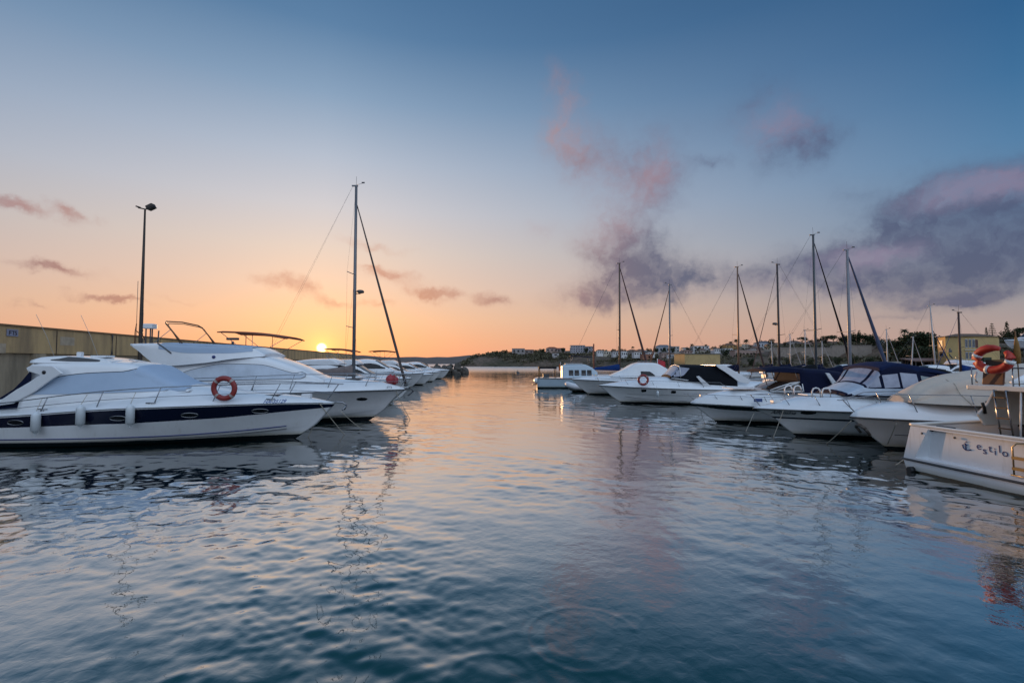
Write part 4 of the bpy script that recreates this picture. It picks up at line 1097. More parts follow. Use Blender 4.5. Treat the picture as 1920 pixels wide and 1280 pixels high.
# ------------------------------------------------------------------ the cabin cruiser with the lettered transom
def lettered_boat():
    t = empty('cabin_cruiser', (11.28, 11.77, 0), R(7.5))
    tag(t, 'white cabin cruiser seen from astern with blue lettering on its transom', 'boat', 'motor boats moored in the marina')
    L, B = 11.5, 4.05
    HM = hull_mat('stained_white_hull', (0.80, 0.81, 0.83), boot=(.012, .016, .008), zb=.05)
    # hull sides: sections along x with rounded stern quarters
    mb = MB(); secs = []
    for i in range(34):
        u = i / 33; x = 0.0 + L * u
        w = B / 2 * (1 - max(0, (u - .45) / .55) ** 2.2) * (0.985 + .015 * min(1, u / .1))
        zs = 1.28 + .5 * u ** 2
        rake = 1.1 * max(0, (u - .6) / .4) ** 2
        tum = .16 * max(0, 1 - u / .30)
        row = []
        for z, f in ((-.5, 0), (-.35, .55), (-.02, .95), (.32, 1.0), (.6, .99), (.95, .99), (zs, 1.0)):
            ww = w * f - (tum * max(0, (z - .32)) / .96 if z > .32 else 0) * 1.6
            row.append(Vector((x + rake * (z - .5) * .6, ww, z)))
        secs.append(row)
    for sg in (-1, 1): mb.loft([[Vector((p.x, p.y * sg, p.z)) for p in r] for r in secs])
    h = mb.build('hull', HM, t)
    # transom: outer frame and a slightly recessed main panel
    st = secs[0]
    mb = MB()
    outer = [Vector((0, p.y, p.z)) for p in st[2:]] + [Vector((0, -p.y, p.z)) for p in reversed(st[2:])]
    inner = [(1.66, .40), (1.66 - .40, 1.22), (-1.26, 1.22), (-1.66, .40)]
    mb.add([(0, st[1].y, -.35), (0, st[2].y, -.02), (0, st[3].y, .32), (0, -st[3].y, .32), (0, -st[2].y, -.02), (0, -st[1].y, -.35)], [(0, 1, 2, 3, 4, 5)])
    top = st[6].y
    mb.add([(0, st[3].y, .32), (0, top, 1.28), (0, 1.26, 1.22), (0, 1.66, .40), (0, -st[3].y, .32), (0, -top, 1.28), (0, -1.26, 1.22), (0, -1.66, .40)], [(0, 1, 2, 3), (4, 7, 6, 5), (0, 3, 7, 4), (1, 5, 6, 2)])
    mb.add([(0, 1.66, .40), (0, 1.26, 1.22), (0, -1.26, 1.22), (0, -1.66, .40), (.14, 1.40, .44), (.10, 1.22, 1.20), (.10, -1.22, 1.20), (.14, -1.40, .44)], [(0, 1, 5, 4), (1, 2, 6, 5), (2, 3, 7, 6), (3, 0, 4, 7), (4, 5, 6, 7)])
    mb.build('transom', HM, t)
    # rub strake round the stern
    rb = MB()
    line = [Vector((p[3].x, p[3].y + .02, .32)) for p in secs[:26]]
    rb.tube(list(reversed(line)) + [Vector((-.02, st[3].y * f, .32)) for f in (.98, .5, 0, -.5, -.98)] + [Vector((p.x, -p.y, p.z)) for p in line], .030, 8)
    rb.build('rub_strake', DGREY, t)
    cp = MB()
    edge = [Vector((p[6].x, p[6].y, p[6].z + .02)) for p in secs[:32]]
    cp.tube(list(reversed(edge)) + [Vector((0.03, top * f, 1.29)) for f in (.97, .5, 0, -.5, -.97)] + [Vector((p.x, -p.y, p.z)) for p in edge], .045, 8)
    cp.build('coaming', GELC, t)
    # cockpit sole, side decks and foredeck
    mb = MB(); mb.box((2.1, 0, .75), (3.6, 3.2, .06)); mb.build('cockpit_sole', TEAK, t)
    mb = MB(); mb.loft([[Vector((r[6].x, r[6].y * q, r[6].z + .25 * (1 - q * q))) for q in (-1, -.8, -.5, 0, .5, .8, 1)] for r in secs[11:]]); mb.build('foredeck', GEL, t)
    # cabin
    c = House(3.3, 9.2, [(3.3, 1.2), (9.2, 1.7)], [(3.3, 2.3), (6.6, 2.32), (7.4, 2.2), (9.2, 1.75)], [(3.3, 1.62), (7, 1.5), (9.2, .7)], [(3.3, 1.45), (7, 1.2), (9.2, .5)], r=.15, n=20)
    c.build('cabin', GEL, t, GLASS)
    for sg in (-1, 1): c.panel('side_window', GLASS, t, 3.9, 6.8, [(3.9, 2.1), (6.8, 2.05)], [(3.9, 1.62), (6.8, 1.7)], sg, .014, 10)
    # flybridge slab with coaming
    fb = [(1.5, -1.47), (1.5, 1.47), (5, 1.62), (7.2, 1.1), (7.6, 0), (7.2, -1.1), (5, -1.62)]
    mb = MB(); mb.prism(fb, 'Z', 2.27, 2.40); fo = mb.build('flybridge_floor', GELC, t, bevel=.02)
    mb = MB()
    for sg in (-1, 1):
        mb.loft([[(x, sg * y, 2.40), (x, sg * (y + .06), z)] for x, y, z in ((3.0, 1.5, 2.46), (3.4, 1.53, 2.62), (4.2, 1.56, 2.9), (5, 1.58, 3.0), (6.4, 1.3, 3.05), (7.3, .7, 3.05), (7.5, 0, 3.05))], smooth=True)
    so = mb.build('flybridge_coaming', GEL, t); so.modifiers.new('thick', 'SOLIDIFY').thickness = .08
    tubes('flybridge_rail', [[(3.4, s * 1.5, 2.86), (2.6, s * 1.46, 2.86), (1.62, s * 1.40, 2.86), (1.62, 0, 2.86)] for s in (-1, 1)], .018, STEEL, t)
    for y in (1.40, .42, -.42, -1.40): tubes('stanchion', [[(1.6, y, 2.40), (1.6, y, 2.86)]], .016, STEEL, t)
    # brown helm seat board and bow handle behind the rail
    mb = MB(); mb.box((1.75, .98, 2.60), (.05, .52, .38), ry=.15); mb.build('seat_back', BROWN, t, bevel=.02)
    tubes('grab_handle', [[(1.7, 1.36, 2.45), (1.7, 1.40, 2.62), (1.7, 1.34, 2.76)]], .03, WHITEP, t)
    # aft wing, ladder, grab poles, bulkhead
    for sg in (-1, 1): slab('cabin_wing', [(1.75, 1.60), (1.95, 1.28), (3.3, 1.28), (3.3, 2.27), (2.35, 2.27), (2.05, 1.85)], sg * 1.38, sg * 1.46, GELC, t, .02)
    mb = MB(); mb.box((3.34, .0, 1.5), (.06, 3.0, 1.5)); bk = mb.build('aft_bulkhead', mat('doorway_shade', (.010, .011, .014), .3), t)  # near-black sheet stands in for the shaded interior behind the doorway
    mb = MB(); mb.box((3.28, 1.12, 1.5), (.06, .42, 1.5)); mb.build('door_panel', GELC, t)
    lad = MB()
    for y in (.80, .52): lad.tube([(1.72, y, .80), (1.60, y, 1.5), (1.50, y, 2.3)], .020, 6)
    lo = lad.build('boarding_ladder', STEEL, t)
    for k in range(5):
        r = MB(); r.box((1.68 - k * .05, .66, 1.02 + k * .27), (.09, .28, .025)); r.build('rung', TEAK, lo)
    tubes('grab_pole', [[(1.62, .34, .80), (1.55, .22, 2.30)]], .022, WHITEP, t)
    mb = MB(); mb.lathe([(.02, -.12), (.05, -.10), (.05, .10), (.02, .12)], (0, 0, 0), 10); gx = mb.build('fire_extinguisher', WHITEP, t); gx.location = (1.64, .14, 1.78)
    mb = MB(); mb.tube([(1.9, 1.34, 1.62), (1.82, 1.30, 1.78), (1.75, 1.28, 1.9)], .04, 6); mb.build('winch_handle', BLACK, t)
    mb = MB(); mb.box((.25, 1.0, 1.30), (.14, .42, .06)); mb.build('stern_cleat', BLACK, t, bevel=.02)
    for y, z in ((1.42, 1.10), (1.20, 1.20), (.62, 1.10)):
        q = MB(); q.lathe([(.005, -.02), (.028, -.015), (.028, .01)], (0, 0, 0), 10, axis='X'); o = q.build('stern_light', DGREY, t); o.location = (.06 if y < 1.25 else -.005, y, z)
    # locker door on the panel, outlined by its gap
    tubes('locker_outline', [[(.105, 1.16, 1.18), (.105, .70, 1.18), (.125, .70, .84), (.125, 1.26, .84)]], .006, DGREY, t)
    # folding bathing ladder with wooden steps
    tubes('bathing_ladder', [[(-.02, y, .46), (-.04, y, 1.10), (.0, y + .06 * (1 if y > -1 else -1) * -1, 1.18), (.08, -.98, 1.2)] for y in (-.72, -1.24)] + [[(-.02, -.66, .46), (-.02, -1.30, .46)]], .020, mat('brass_tube', (.34, .26, .16), .35, metal=.5), t)
    for z in (.86, .62):
        q = MB(); q.box((-.04, -.98, z), (.10, .50, .06)); q.build('ladder_step', mat('varnished_step', (.42, .22, .06), .4, noise=.4), t)
    # exhaust outlets
    q = MB(); q.lathe([(.06, -.10), (.085, -.10), (.085, .05), (.06, .05)], (0, 0, 0), 12, axis='X'); o = q.build('exhaust_pipe', BLACK, t); o.location = (-.03, 1.72, .06)
    # name in staggered letters, and a small crowned anchor
    def glyph(ch, y, z, size, nm='lettering', tilt=0):
        cu = bpy.data.curves.new('t', 'FONT'); cu.body = ch; cu.size = size; cu.align_x = 'CENTER'; cu.align_y = 'CENTER'; cu.extrude = .002
        to = bpy.data.objects.new('t', cu); COL.objects.link(to); C.view_layer.update()
        me = bpy.data.meshes.new_from_object(to.evaluated_get(C.evaluated_depsgraph_get())); bpy.data.objects.remove(to)
        c_, s_ = math.cos(tilt), math.sin(tilt)
        out = []
        for v in me.vertices:
            a, b_ = v.co.x * c_ - v.co.y * s_, v.co.x * s_ + v.co.y * c_
            out.append((.10 + (1.2 - (z + b_)) * .0526 - .006 - v.co.z, y - a, z + b_))
        return out, [tuple(p.vertices) for p in me.polygons]
    mb = MB()
    for ch, y, z in (('e', .10, .97), ('s', -.025, .885), ('t', -.15, .955), ('i', -.25, .90), ('l', -.35, .97), ('o', -.455, .905)):
        vs, fs = glyph(ch, y, z, .25); mb.add(vs, fs)
    mb.build('name_lettering', LETTER, t, fix=False)
    a = lambda y, z: (.10 + (1.2 - z) * .0526 - .010, y, z)
    tubes('anchor_emblem', [[a(.41, 1.0), a(.395, .83)], [a(.48, .95), a(.46, .87), a(.405, .825), a(.33, .835), a(.28, .86)], [a(.44, .97), a(.36, .955)], [a(.40, 1.03), a(.36, 1.04)]], .012, LETTER, t, 5)
    # horseshoe buoy on the aft rail
    hb = empty('horseshoe_buoy', t.matrix_basis @ Vector((1.50, .78, 3.10)), R(7.5))
    tag(hb, 'bright orange-red horseshoe buoy on the flybridge rail of the lettered cruiser', 'lifebuoy')
    pts = []
    for i in range(19):
        an = R(140) + R(332) * i / 18
        pts.append(Vector((0, .40 * math.cos(an), .29 * math.sin(an))))
    m2 = MB(); rr = [.108 * min(1, .55 + .45 * min(i, 18 - i) / 2) for i in range(19)]; m2.tube(pts, rr, 10); m2.build('buoy_body', ORANGE, hb)
    for i in (3, 8, 13):
        m2 = MB(); d = (pts[i + 1] - pts[i - 1]).normalized() * .04; m2.tube([pts[i] - d, pts[i] + d], +.113, 10); m2.build('reflective_band', WHITEP, hb)
    m2 = MB(); m2.box((0.06, 0, -.10), (.05, .42, .16)); m2.build('buoy_holder', mat('dark_wood', (.03, .016, .010), .6), hb)
    # ensign staff
    fl = empty('furled_flag', t.matrix_basis @ Vector((1.62, .30, 2.86))); tag(fl, 'furled ochre flag wrapped around a staff above the orange buoy', 'flag')
    tubes('staff', [[(0, 0, -.45), (.02, .06, .95)]], .014, TEAK, fl)
    m2 = MB(); m2.tube([(0, .0, .12), (.01, .03, .35), (.02, .045, .6), (.02, .055, .8)], [.05, .075, .055, .02], 8); m2.build('cloth', mat('ochre_cloth', (.22, .11, .02), .8, noise=.5, nscale=9, dark=(.12, .03, .01)), fl)
lettered_boat()

# ================================================================== LEFT SIDE: QUAY, WALL, LAMP, OTHER BOATS
CONC = mat('stained_concrete', (0.38, 0.31, 0.22), 0.9, noise=0.85, nscale=0.9, dark=(0.17, 0.14, 0.10), bump=0.6, bscale=3, streak=0.18)
OCHRE = mat('ochre_wall_paint', (0.53, 0.365, 0.18), 0.9, noise=0.95, nscale=1.1, dark=(0.26, 0.185, 0.11), bump=0.5, bscale=4, streak=0.16)
WALLDIR = Vector((-0.1325, 1, 0)).normalized()
def wall_pt(Y, off=0.0, z=0.0):
    return Vector((-26.5 - 0.1325 * (Y - 25) + off, Y, z))
def harbour_wall():
    t = empty('harbour_wall', wall_pt(25)); tag(t, 'long ochre painted breakwater wall running away behind the left hand boats', 'wall')
    o = wall_pt(25)
    def strip(name, m, off, z0, z1, thick, y0=-12, y1=118, n=1):
        mb = MB()
        a, b = wall_pt(y0, off), wall_pt(y1, off)
        vs = []
        for p in (a, b):
            for dx, z in ((0, z0), (0, z1), (-thick, z1), (-thick, z0)): vs.append(p - o + Vector((dx, 0, z)))
        mb.add(vs, [(0, 1, 5, 4), (1, 2, 6, 5), (2, 3, 7, 6), (0, 3, 2, 1), (4, 5, 6, 7)])
        return mb.build(name, m, t)
    strip('upper_band', OCHRE, .18, 3.52, 4.92, 1.2)
    strip('lower_face', CONC, 0, .9, 3.52, 1.0)
    strip('coping', mat('coping_stone', (.22, .13, .065), .9, noise=.5), .24, 4.92, 5.02, 1.32)
    mb = MB()
    for k in range(22):
        p = wall_pt(8 + k * 5.1, .183) - o
        mb.box((p.x, p.y, 4.2), (.012, .07, 1.36), rz=.13)
    mb.build('joint_seams', mat('wall_joint', (.07, .05, .035), .9), t)
    for k in range(20):
        p = wall_pt(6 + k * 5.3, .12) - o
        q = MB(); q.box((p.x, p.y, 2.2), (.34, .7, 2.6), rz=.13); q.build('buttress', CONC, t)
    for Y in (20.5, 33, 46, 61):
        p = wall_pt(Y, .26) - o
        q = MB(); q.tube([(p.x, p.y, 4.9), (p.x, p.y, 3.6), (p.x - .12, p.y, 3.3), (p.x - .12, p.y, 1.2)], .05, 8); q.build('drain_pipe', DGREY, t)
    for Y, z in ((22.6, 4.05), (29.2, 4.3), (38, 4.1), (24.6, 3.75)):
        p = wall_pt(Y, .186) - o
        q = MB(); q.box((p.x, p.y, z), (.012, 1.1, .5), rz=.13); q.build('patch_repair', mat('pale_render_patch', (.46, .37, .27), .95, noise=.6), t)
harbour_wall()
def wall_sign():
    p = wall_pt(25.45, .20, 4.58)
    t = empty('berth_sign', p, 0.13); tag(t, 'small pale berth sign fixed high on the ochre wall', 'sign')
    mb = MB(); mb.box((.02, 0, 0), (.03, .66, .36)); mb.build('plate', mat('sign_plate', (.26, .27, .36), .6, noise=.4, nscale=6), t)
    mb = MB()
    for y, z, w, h in ((.20, 0, .05, .22), (.13, .09, .10, .045), (.13, 0, .09, .045), (-.02, .09, .13, .045), (-.05, 0, .05, .22), (-.19, .09, .12, .045), (-.19, -.09, .12, .045), (-.15, .04, .04, .10), (-.22, -.04, .04, .10), (-.19, 0, .10, .04)):
        mb.box((.040, -y, z), (.006, w, h))
    mb.build('lettering', mat('sign_ink', (.05, .045, .06), .7), t)
wall_sign()

def quay():
    mb = MB()
    e = lambda Y: -21.4 - 0.055 * (Y - 19)
    poly = [(e(-12), -12), (e(112), 112), (wall_pt(118).x + .5, 118), (wall_pt(-12).x + .5, -12)]
    mb.prism(poly, 'Z', -1.0, 1.05)
    o = mb.build('quay', CONC); tag(o, 'concrete quay along the breakwater wall', 'quay', kind='structure')
quay()

def lamp_post():
    t = empty('lamp_post', (-22.45, 29.2, 1.05)); tag(t, 'tall tapering harbour lamp post with one dark floodlight, by the wall', 'lamp post')
    DK = mat('dark_bronze_paint', (.035, .026, .020), .5, metal=.3)
    mb = MB(); mb.tube([(0, 0, 0), (0, 0, 2), (0, 0, 7), (.0, 0, 11.35)], [.14, .125, .085, .05], 10); mb.build('pole', DK, t)
    mb = MB(); mb.box((0, 0, .15), (.5, .5, .3)); mb.build('base', DK, t, bevel=.03)
    mb = MB(); mb.tube([(-.42, 0, 11.42), (0, 0, 11.33), (.35, 0, 11.36)], .04, 6); mb.build('bracket', DK, t)
    mb = MB(); mb.box((.34, 0, 11.48), (.44, .36, .24), ry=-.45); hd = mb.build('floodlight', DK, t, bevel=.05)
    mb = MB(); mb.box((.42, 0, 11.36), (.42, .34, .03), ry=-.45); mb.build('lens', GLASS, hd)
    mb = MB(); mb.box((-.42, 0, 11.47), (.22, .16, .08), ry=.3); mb.build('sensor', DK, t)
lamp_post()

def moored(tip, deg, L, B, label, style='fly', hm=None, bim=None, seed=0, tint=GLASS, group='motor boats moored in the marina', zs=1.0, name='motor_yacht', wq=.09):
    """a smaller cruiser further off: hull, deck, cabin with windows, flybridge or open cockpit, rail"""
    k = L / 11.0; q = zs
    b = Boat(name, tip, deg, label, L, B, [(-.5, -2.3 * k), (.03, -1.4 * k), (.8 * q, -.55 * k), (1.45 * q, 0)], [(-L, 1.1 * q), (-L * .5, 1.2 * q), (0, 1.45 * q)], group=group)
    b.hull(hm or HW)
    cr = [(-L, .45), (-L * .5, .55), (-L * .3, .45), (-.5, .12), (0, .02)]
    b.deck(GEL, cr, 3)
    if style == 'fly':
        h = House(-8.6 * k, -3.3 * k, [(-9 * k, 1.5 * q), (-3 * k, 1.65 * q)], [(-8.6 * k, 2.75 * q), (-6.2 * k, 2.85 * q), (-5.2 * k, 2.72 * q), (-4.2 * k, 2.15 * q), (-3.3 * k, 1.75 * q)], [(-9 * k, B * .42), (-6 * k, B * .41), (-3.3 * k, B * .3)], [(-9 * k, B * .35), (-6 * k, B * .34), (-3.3 * k, B * .24)], r=.22, n=20)
        h.build('cabin', GEL, b.root)
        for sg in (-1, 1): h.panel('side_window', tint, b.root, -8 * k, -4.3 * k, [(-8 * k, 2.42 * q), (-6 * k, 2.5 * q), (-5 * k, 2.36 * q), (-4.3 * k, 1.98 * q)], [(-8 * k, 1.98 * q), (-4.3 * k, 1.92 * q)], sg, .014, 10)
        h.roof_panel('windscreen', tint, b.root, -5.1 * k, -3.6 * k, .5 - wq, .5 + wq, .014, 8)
        f = House(-9.6 * k, -5.0 * k, [(-9.6 * k, 2.85 * q), (-5 * k, 2.82 * q)], [(-9.6 * k, 3.0 * q), (-7 * k, 3.30 * q), (-5.6 * k, 3.32 * q), (-5.0 * k, 2.9 * q)], [(-9.6 * k, B * .38), (-5 * k, B * .3)], [(-9.6 * k, B * .38), (-5 * k, B * .3)], r=.1, n=14)
        f.build('flybridge', GEL, b.root)
        tubes('flybridge_screen', [[(-5.9 * k, s * B * .26, 3.32 * q), (-6.15 * k, s * B * .24, 3.62 * q)] for s in (-1, 1)] + [[(-6.15 * k, -B * .24, 3.62 * q), (-6.15 * k, B * .24, 3.62 * q)]], .022, STEEL, b.root)
        if bim:
            m, x0, x1, z0, z1 = bim
            mb = MB(); mb.loft([[(x0 + (x1 - x0) * i / 8, y, z0 + (z1 - z0) * i / 8 + .10 * math.sin(math.pi * i / 8) + .12 * (1 - (y / (B * .36)) ** 2)) for y in (-B * .36, -B * .2, 0, B * .2, B * .36)] for i in range(9)])
            o = mb.build('bimini', m, b.root); o.modifiers.new('thick', 'SOLIDIFY').thickness = .06
            tubes('bimini_frame', [l for s in (-1, 1) for l in ([(x0 + (x1 - x0) * .55, s * B * .34, 3.2 * q), (x0 + .15, s * B * .34, z0)], [(x0 + (x1 - x0) * .45, s * B * .34, 3.2 * q), (x1 - .1, s * B * .34, z1)], [(x0 + (x1 - x0) * .5, s * B * .34, 3.2 * q), (x0 + (x1 - x0) * .5, s * B * .34, (z0 + z1) / 2 + .08)])], .018, STEEL, o)
    elif style == 'hardtop':
        h = House(-8.0 * k, -3.2 * k, [(-9 * k, 1.4 * q), (-3 * k, 1.6 * q)], [(-8.0 * k, 2.6 * q), (-6.5 * k, 2.72 * q), (-5.4 * k, 2.62 * q), (-4.2 * k, 2.08 * q), (-3.2 * k, 1.68 * q)], [(-9 * k, B * .42), (-3.2 * k, B * .3)], [(-9 * k, B * .34), (-3.2 * k, B * .24)], r=.25, n=20)
        h.build('cabin', GEL, b.root)
        for sg in (-1, 1): h.panel('side_window', tint, b.root, -7.4 * k, -4.2 * k, [(-7.4 * k, 2.2 * q), (-6 * k, 2.36 * q), (-5.2 * k, 2.28 * q), (-4.2 * k, 1.9 * q)], [(-7.4 * k, 1.86 * q), (-4.2 * k, 1.84 * q)], sg, .014, 10)
        h.roof_panel('windscreen', tint, b.root, -5.3 * k, -3.8 * k, .41, .59, .014, 6)
    else:
        h = House(-8.8 * k, -4.4 * k, [(-9 * k, 1.4 * q), (-4 * k, 1.55 * q)], [(-8.8 * k, 1.7 * q), (-8 * k, 2.4 * q), (-6.4 * k, 2.6 * q), (-5.4 * k, 2.5 * q), (-4.4 * k, 1.65 * q)], [(-9 * k, B * .41), (-4.4 * k, B * .32)], [(-9 * k, B * .34), (-4.4 * k, B * .26)], r=.2, cam=.1, n=18)
        h.build('canopy', bim[0] if bim else NAVYC, b.root)
        h.roof_panel('windscreen', VINYL, b.root, -5.3 * k, -4.5 * k, .39, .61, .014, 6)
        for sg in (-1, 1): h.panel('vinyl_window', VINYL, b.root, -6.4 * k, -5.1 * k, [(-6.4 * k, 2.28 * q), (-5.1 * k, 2.1 * q)], [(-6.4 * k, 1.8 * q), (-5.1 * k, 1.8 * q)], sg, .014, 6)
    for xx in (-2.2 * k, -3.5 * k):
        b.oval(xx, .85 * q, .2, .07, GLASS, side=b.near)
    b.rail(-7.5 * k, -.1, h=.6, step=2.0, r=.016, mid=False)
    return b

moored((-8.9, 31.6), 2, 12.6, 4.0, 'flybridge boat under a rust red bimini, showing over the white flybridge yacht', 'fly', HG, (mat('rust_canvas', (.16, .045, .02), .8, noise=.4), -9.4, -5.15, 4.92, 4.52), tint=mat('sun_reddened_glass', (.085, .022, .022), .6, noise=.4), wq=.34)  # windows coloured maroon for the sun's red glow over dark glass
def radar_set():
    t = empty('radar_set', at_y(436, 655, 33.0)); tag(t, 'dark stub mast with radar bar just left of the rust red bimini', 'radar')
    tubes('stub_mast', [[(0, 0, -1.2), (0, 0, .55)]], .08, DGREY, t)
    mb = MB(); mb.box((0, 0, .72), (.75, .3, .16)); mb.box((-.15, 0, .3), (.55, .3, .12)); mb.build('radar_bar', DGREY, t, bevel=.03)
    tubes('whip', [[(.9, 0, -1.2), (.9, 0, 1.1)]], .025, DGREY, t)
radar_set()
moored((-9.6, 42.0), 2, 11.0, 3.7, 'motor yacht just past the tall sailing yacht mast, white cabin top', 'fly', HC, zs=1.0)
moored((-10.2, 49.5), 1, 11.5, 3.8, 'motor yacht with short brown bimini, second beyond the tall left mast', 'fly', HW, (REDC, -8.6, -5.6, 4.35, 4.1))
moored((-10.4, 57.5), 2, 11.5, 3.8, 'hardtop motor yacht with one long dark window, mid way along the wall row', 'hardtop', HG, zs=1.25)
moored((-10.7, 66.0), 1, 10.5, 3.6, 'motor yacht with dark bimini bar, third last along the wall row', 'fly', HW, (BLKC, -8.5, -5.4, 4.5, 4.45))
moored((-11.2, 77.0), 2, 10.5, 3.6, 'hardtop cruiser second last along the wall row near the rocks', 'hardtop', HC, zs=1.1)
moored((-11.7, 91.0), 1, 11.0, 3.6, 'last white cruiser along the wall row, bow beside the boulder heap', 'hardtop', HG, zs=1.15)

# ------------------------------------------------------------------ boulder mole closing the basin
ROCK = mat('dark_breakwater_rock', (0.10, 0.085, 0.07), 0.9, noise=0.8, nscale=1.2, dark=(0.035, 0.03, 0.027), bump=0.7, bscale=3)
def mole():
    r = random.Random(5)
    core = MB()
    path = [Vector((-34, 112, 0)), Vector((-29, 122, 0)), Vector((-22, 131, 0)), Vector((-16.5, 135.5, 0)), Vector((-12.6, 136.6, 0))]
    secs = []
    for p, w, h in zip(path, (5, 5, 4.5, 3.2, .8), (2.2, 2.2, 2.0, 1.3, .1)):
        secs.append([p + Vector((0, -w, -1)), p + Vector((0, -w * .4, h * .8)), p + Vector((0, w * .4, h)), p + Vector((0, w, -1))])
    core.loft(secs, smooth=False)
    tag(core.build('breakwater', ROCK), 'rock core of the curved mole', 'breakwater', kind='structure')
    protos = []
    for k in range(4):
        bm = bmesh.new(); bmesh.ops.create_icosphere(bm, subdivisions=2, radius=1)
        s = [r.uniform(.7, 1.2) for _ in range(3)]; ph = [r.uniform(0, 6) for _ in range(6)]
        for v in bm.verts:
            n = 1 + .18 * math.sin(3.1 * v.co.x + ph[0]) + .15 * math.sin(2.7 * v.co.y + ph[1]) + .15 * math.sin(3.6 * v.co.z + ph[2]) + r.uniform(-.09, .09)
            v.co = Vector((v.co.x * s[0], v.co.y * s[1], v.co.z * s[2] * .8)) * n
        me = bpy.data.meshes.new('boulder'); bm.to_mesh(me); bm.free(); me.materials.append(ROCK)
        protos.append(me)
    n = 0
    for k in range(64):
        t = r.random() ** .7 * (len(path) - 1.001); i = int(t)
        p = path[i].lerp(path[i + 1], t - i)
        w = (5, 5, 4.5, 3.2, 1.2)[i] * (1 - (t - i)) + (5, 5, 4.5, 3.2, 1.2)[i + 1] * (t - i)
        y = r.uniform(-1, .6); h = max(.1, (1.9 if t < 3 else 1.9 - (t - 3) * 1.6) * (1 - abs(y)) + r.uniform(-.1, .35))
        o = bpy.data.objects.new('boulder', protos[k % 4]); COL.objects.link(o)
        o.location = (p.x, p.y + y * w, h); sc = r.uniform(.55, 1.15); o.scale = (sc,) * 3
        o.rotation_euler = (r.uniform(-.4, .4), r.uniform(-.4, .4), r.uniform(0, 6.28))
        tag(o, 'dark boulder of the mole at the end of the wall row', 'rock', 'boulders heaped on the mole')
    o = bpy.data.objects.new('boulder', protos[1]); COL.objects.link(o); o.location = (-15.0, 134, 1.9); o.scale = (1.5, 1.2, 1.3)
    tag(o, 'tall dark boulder standing highest at the water end of the mole', 'rock', 'boulders heaped on the mole')
mole()

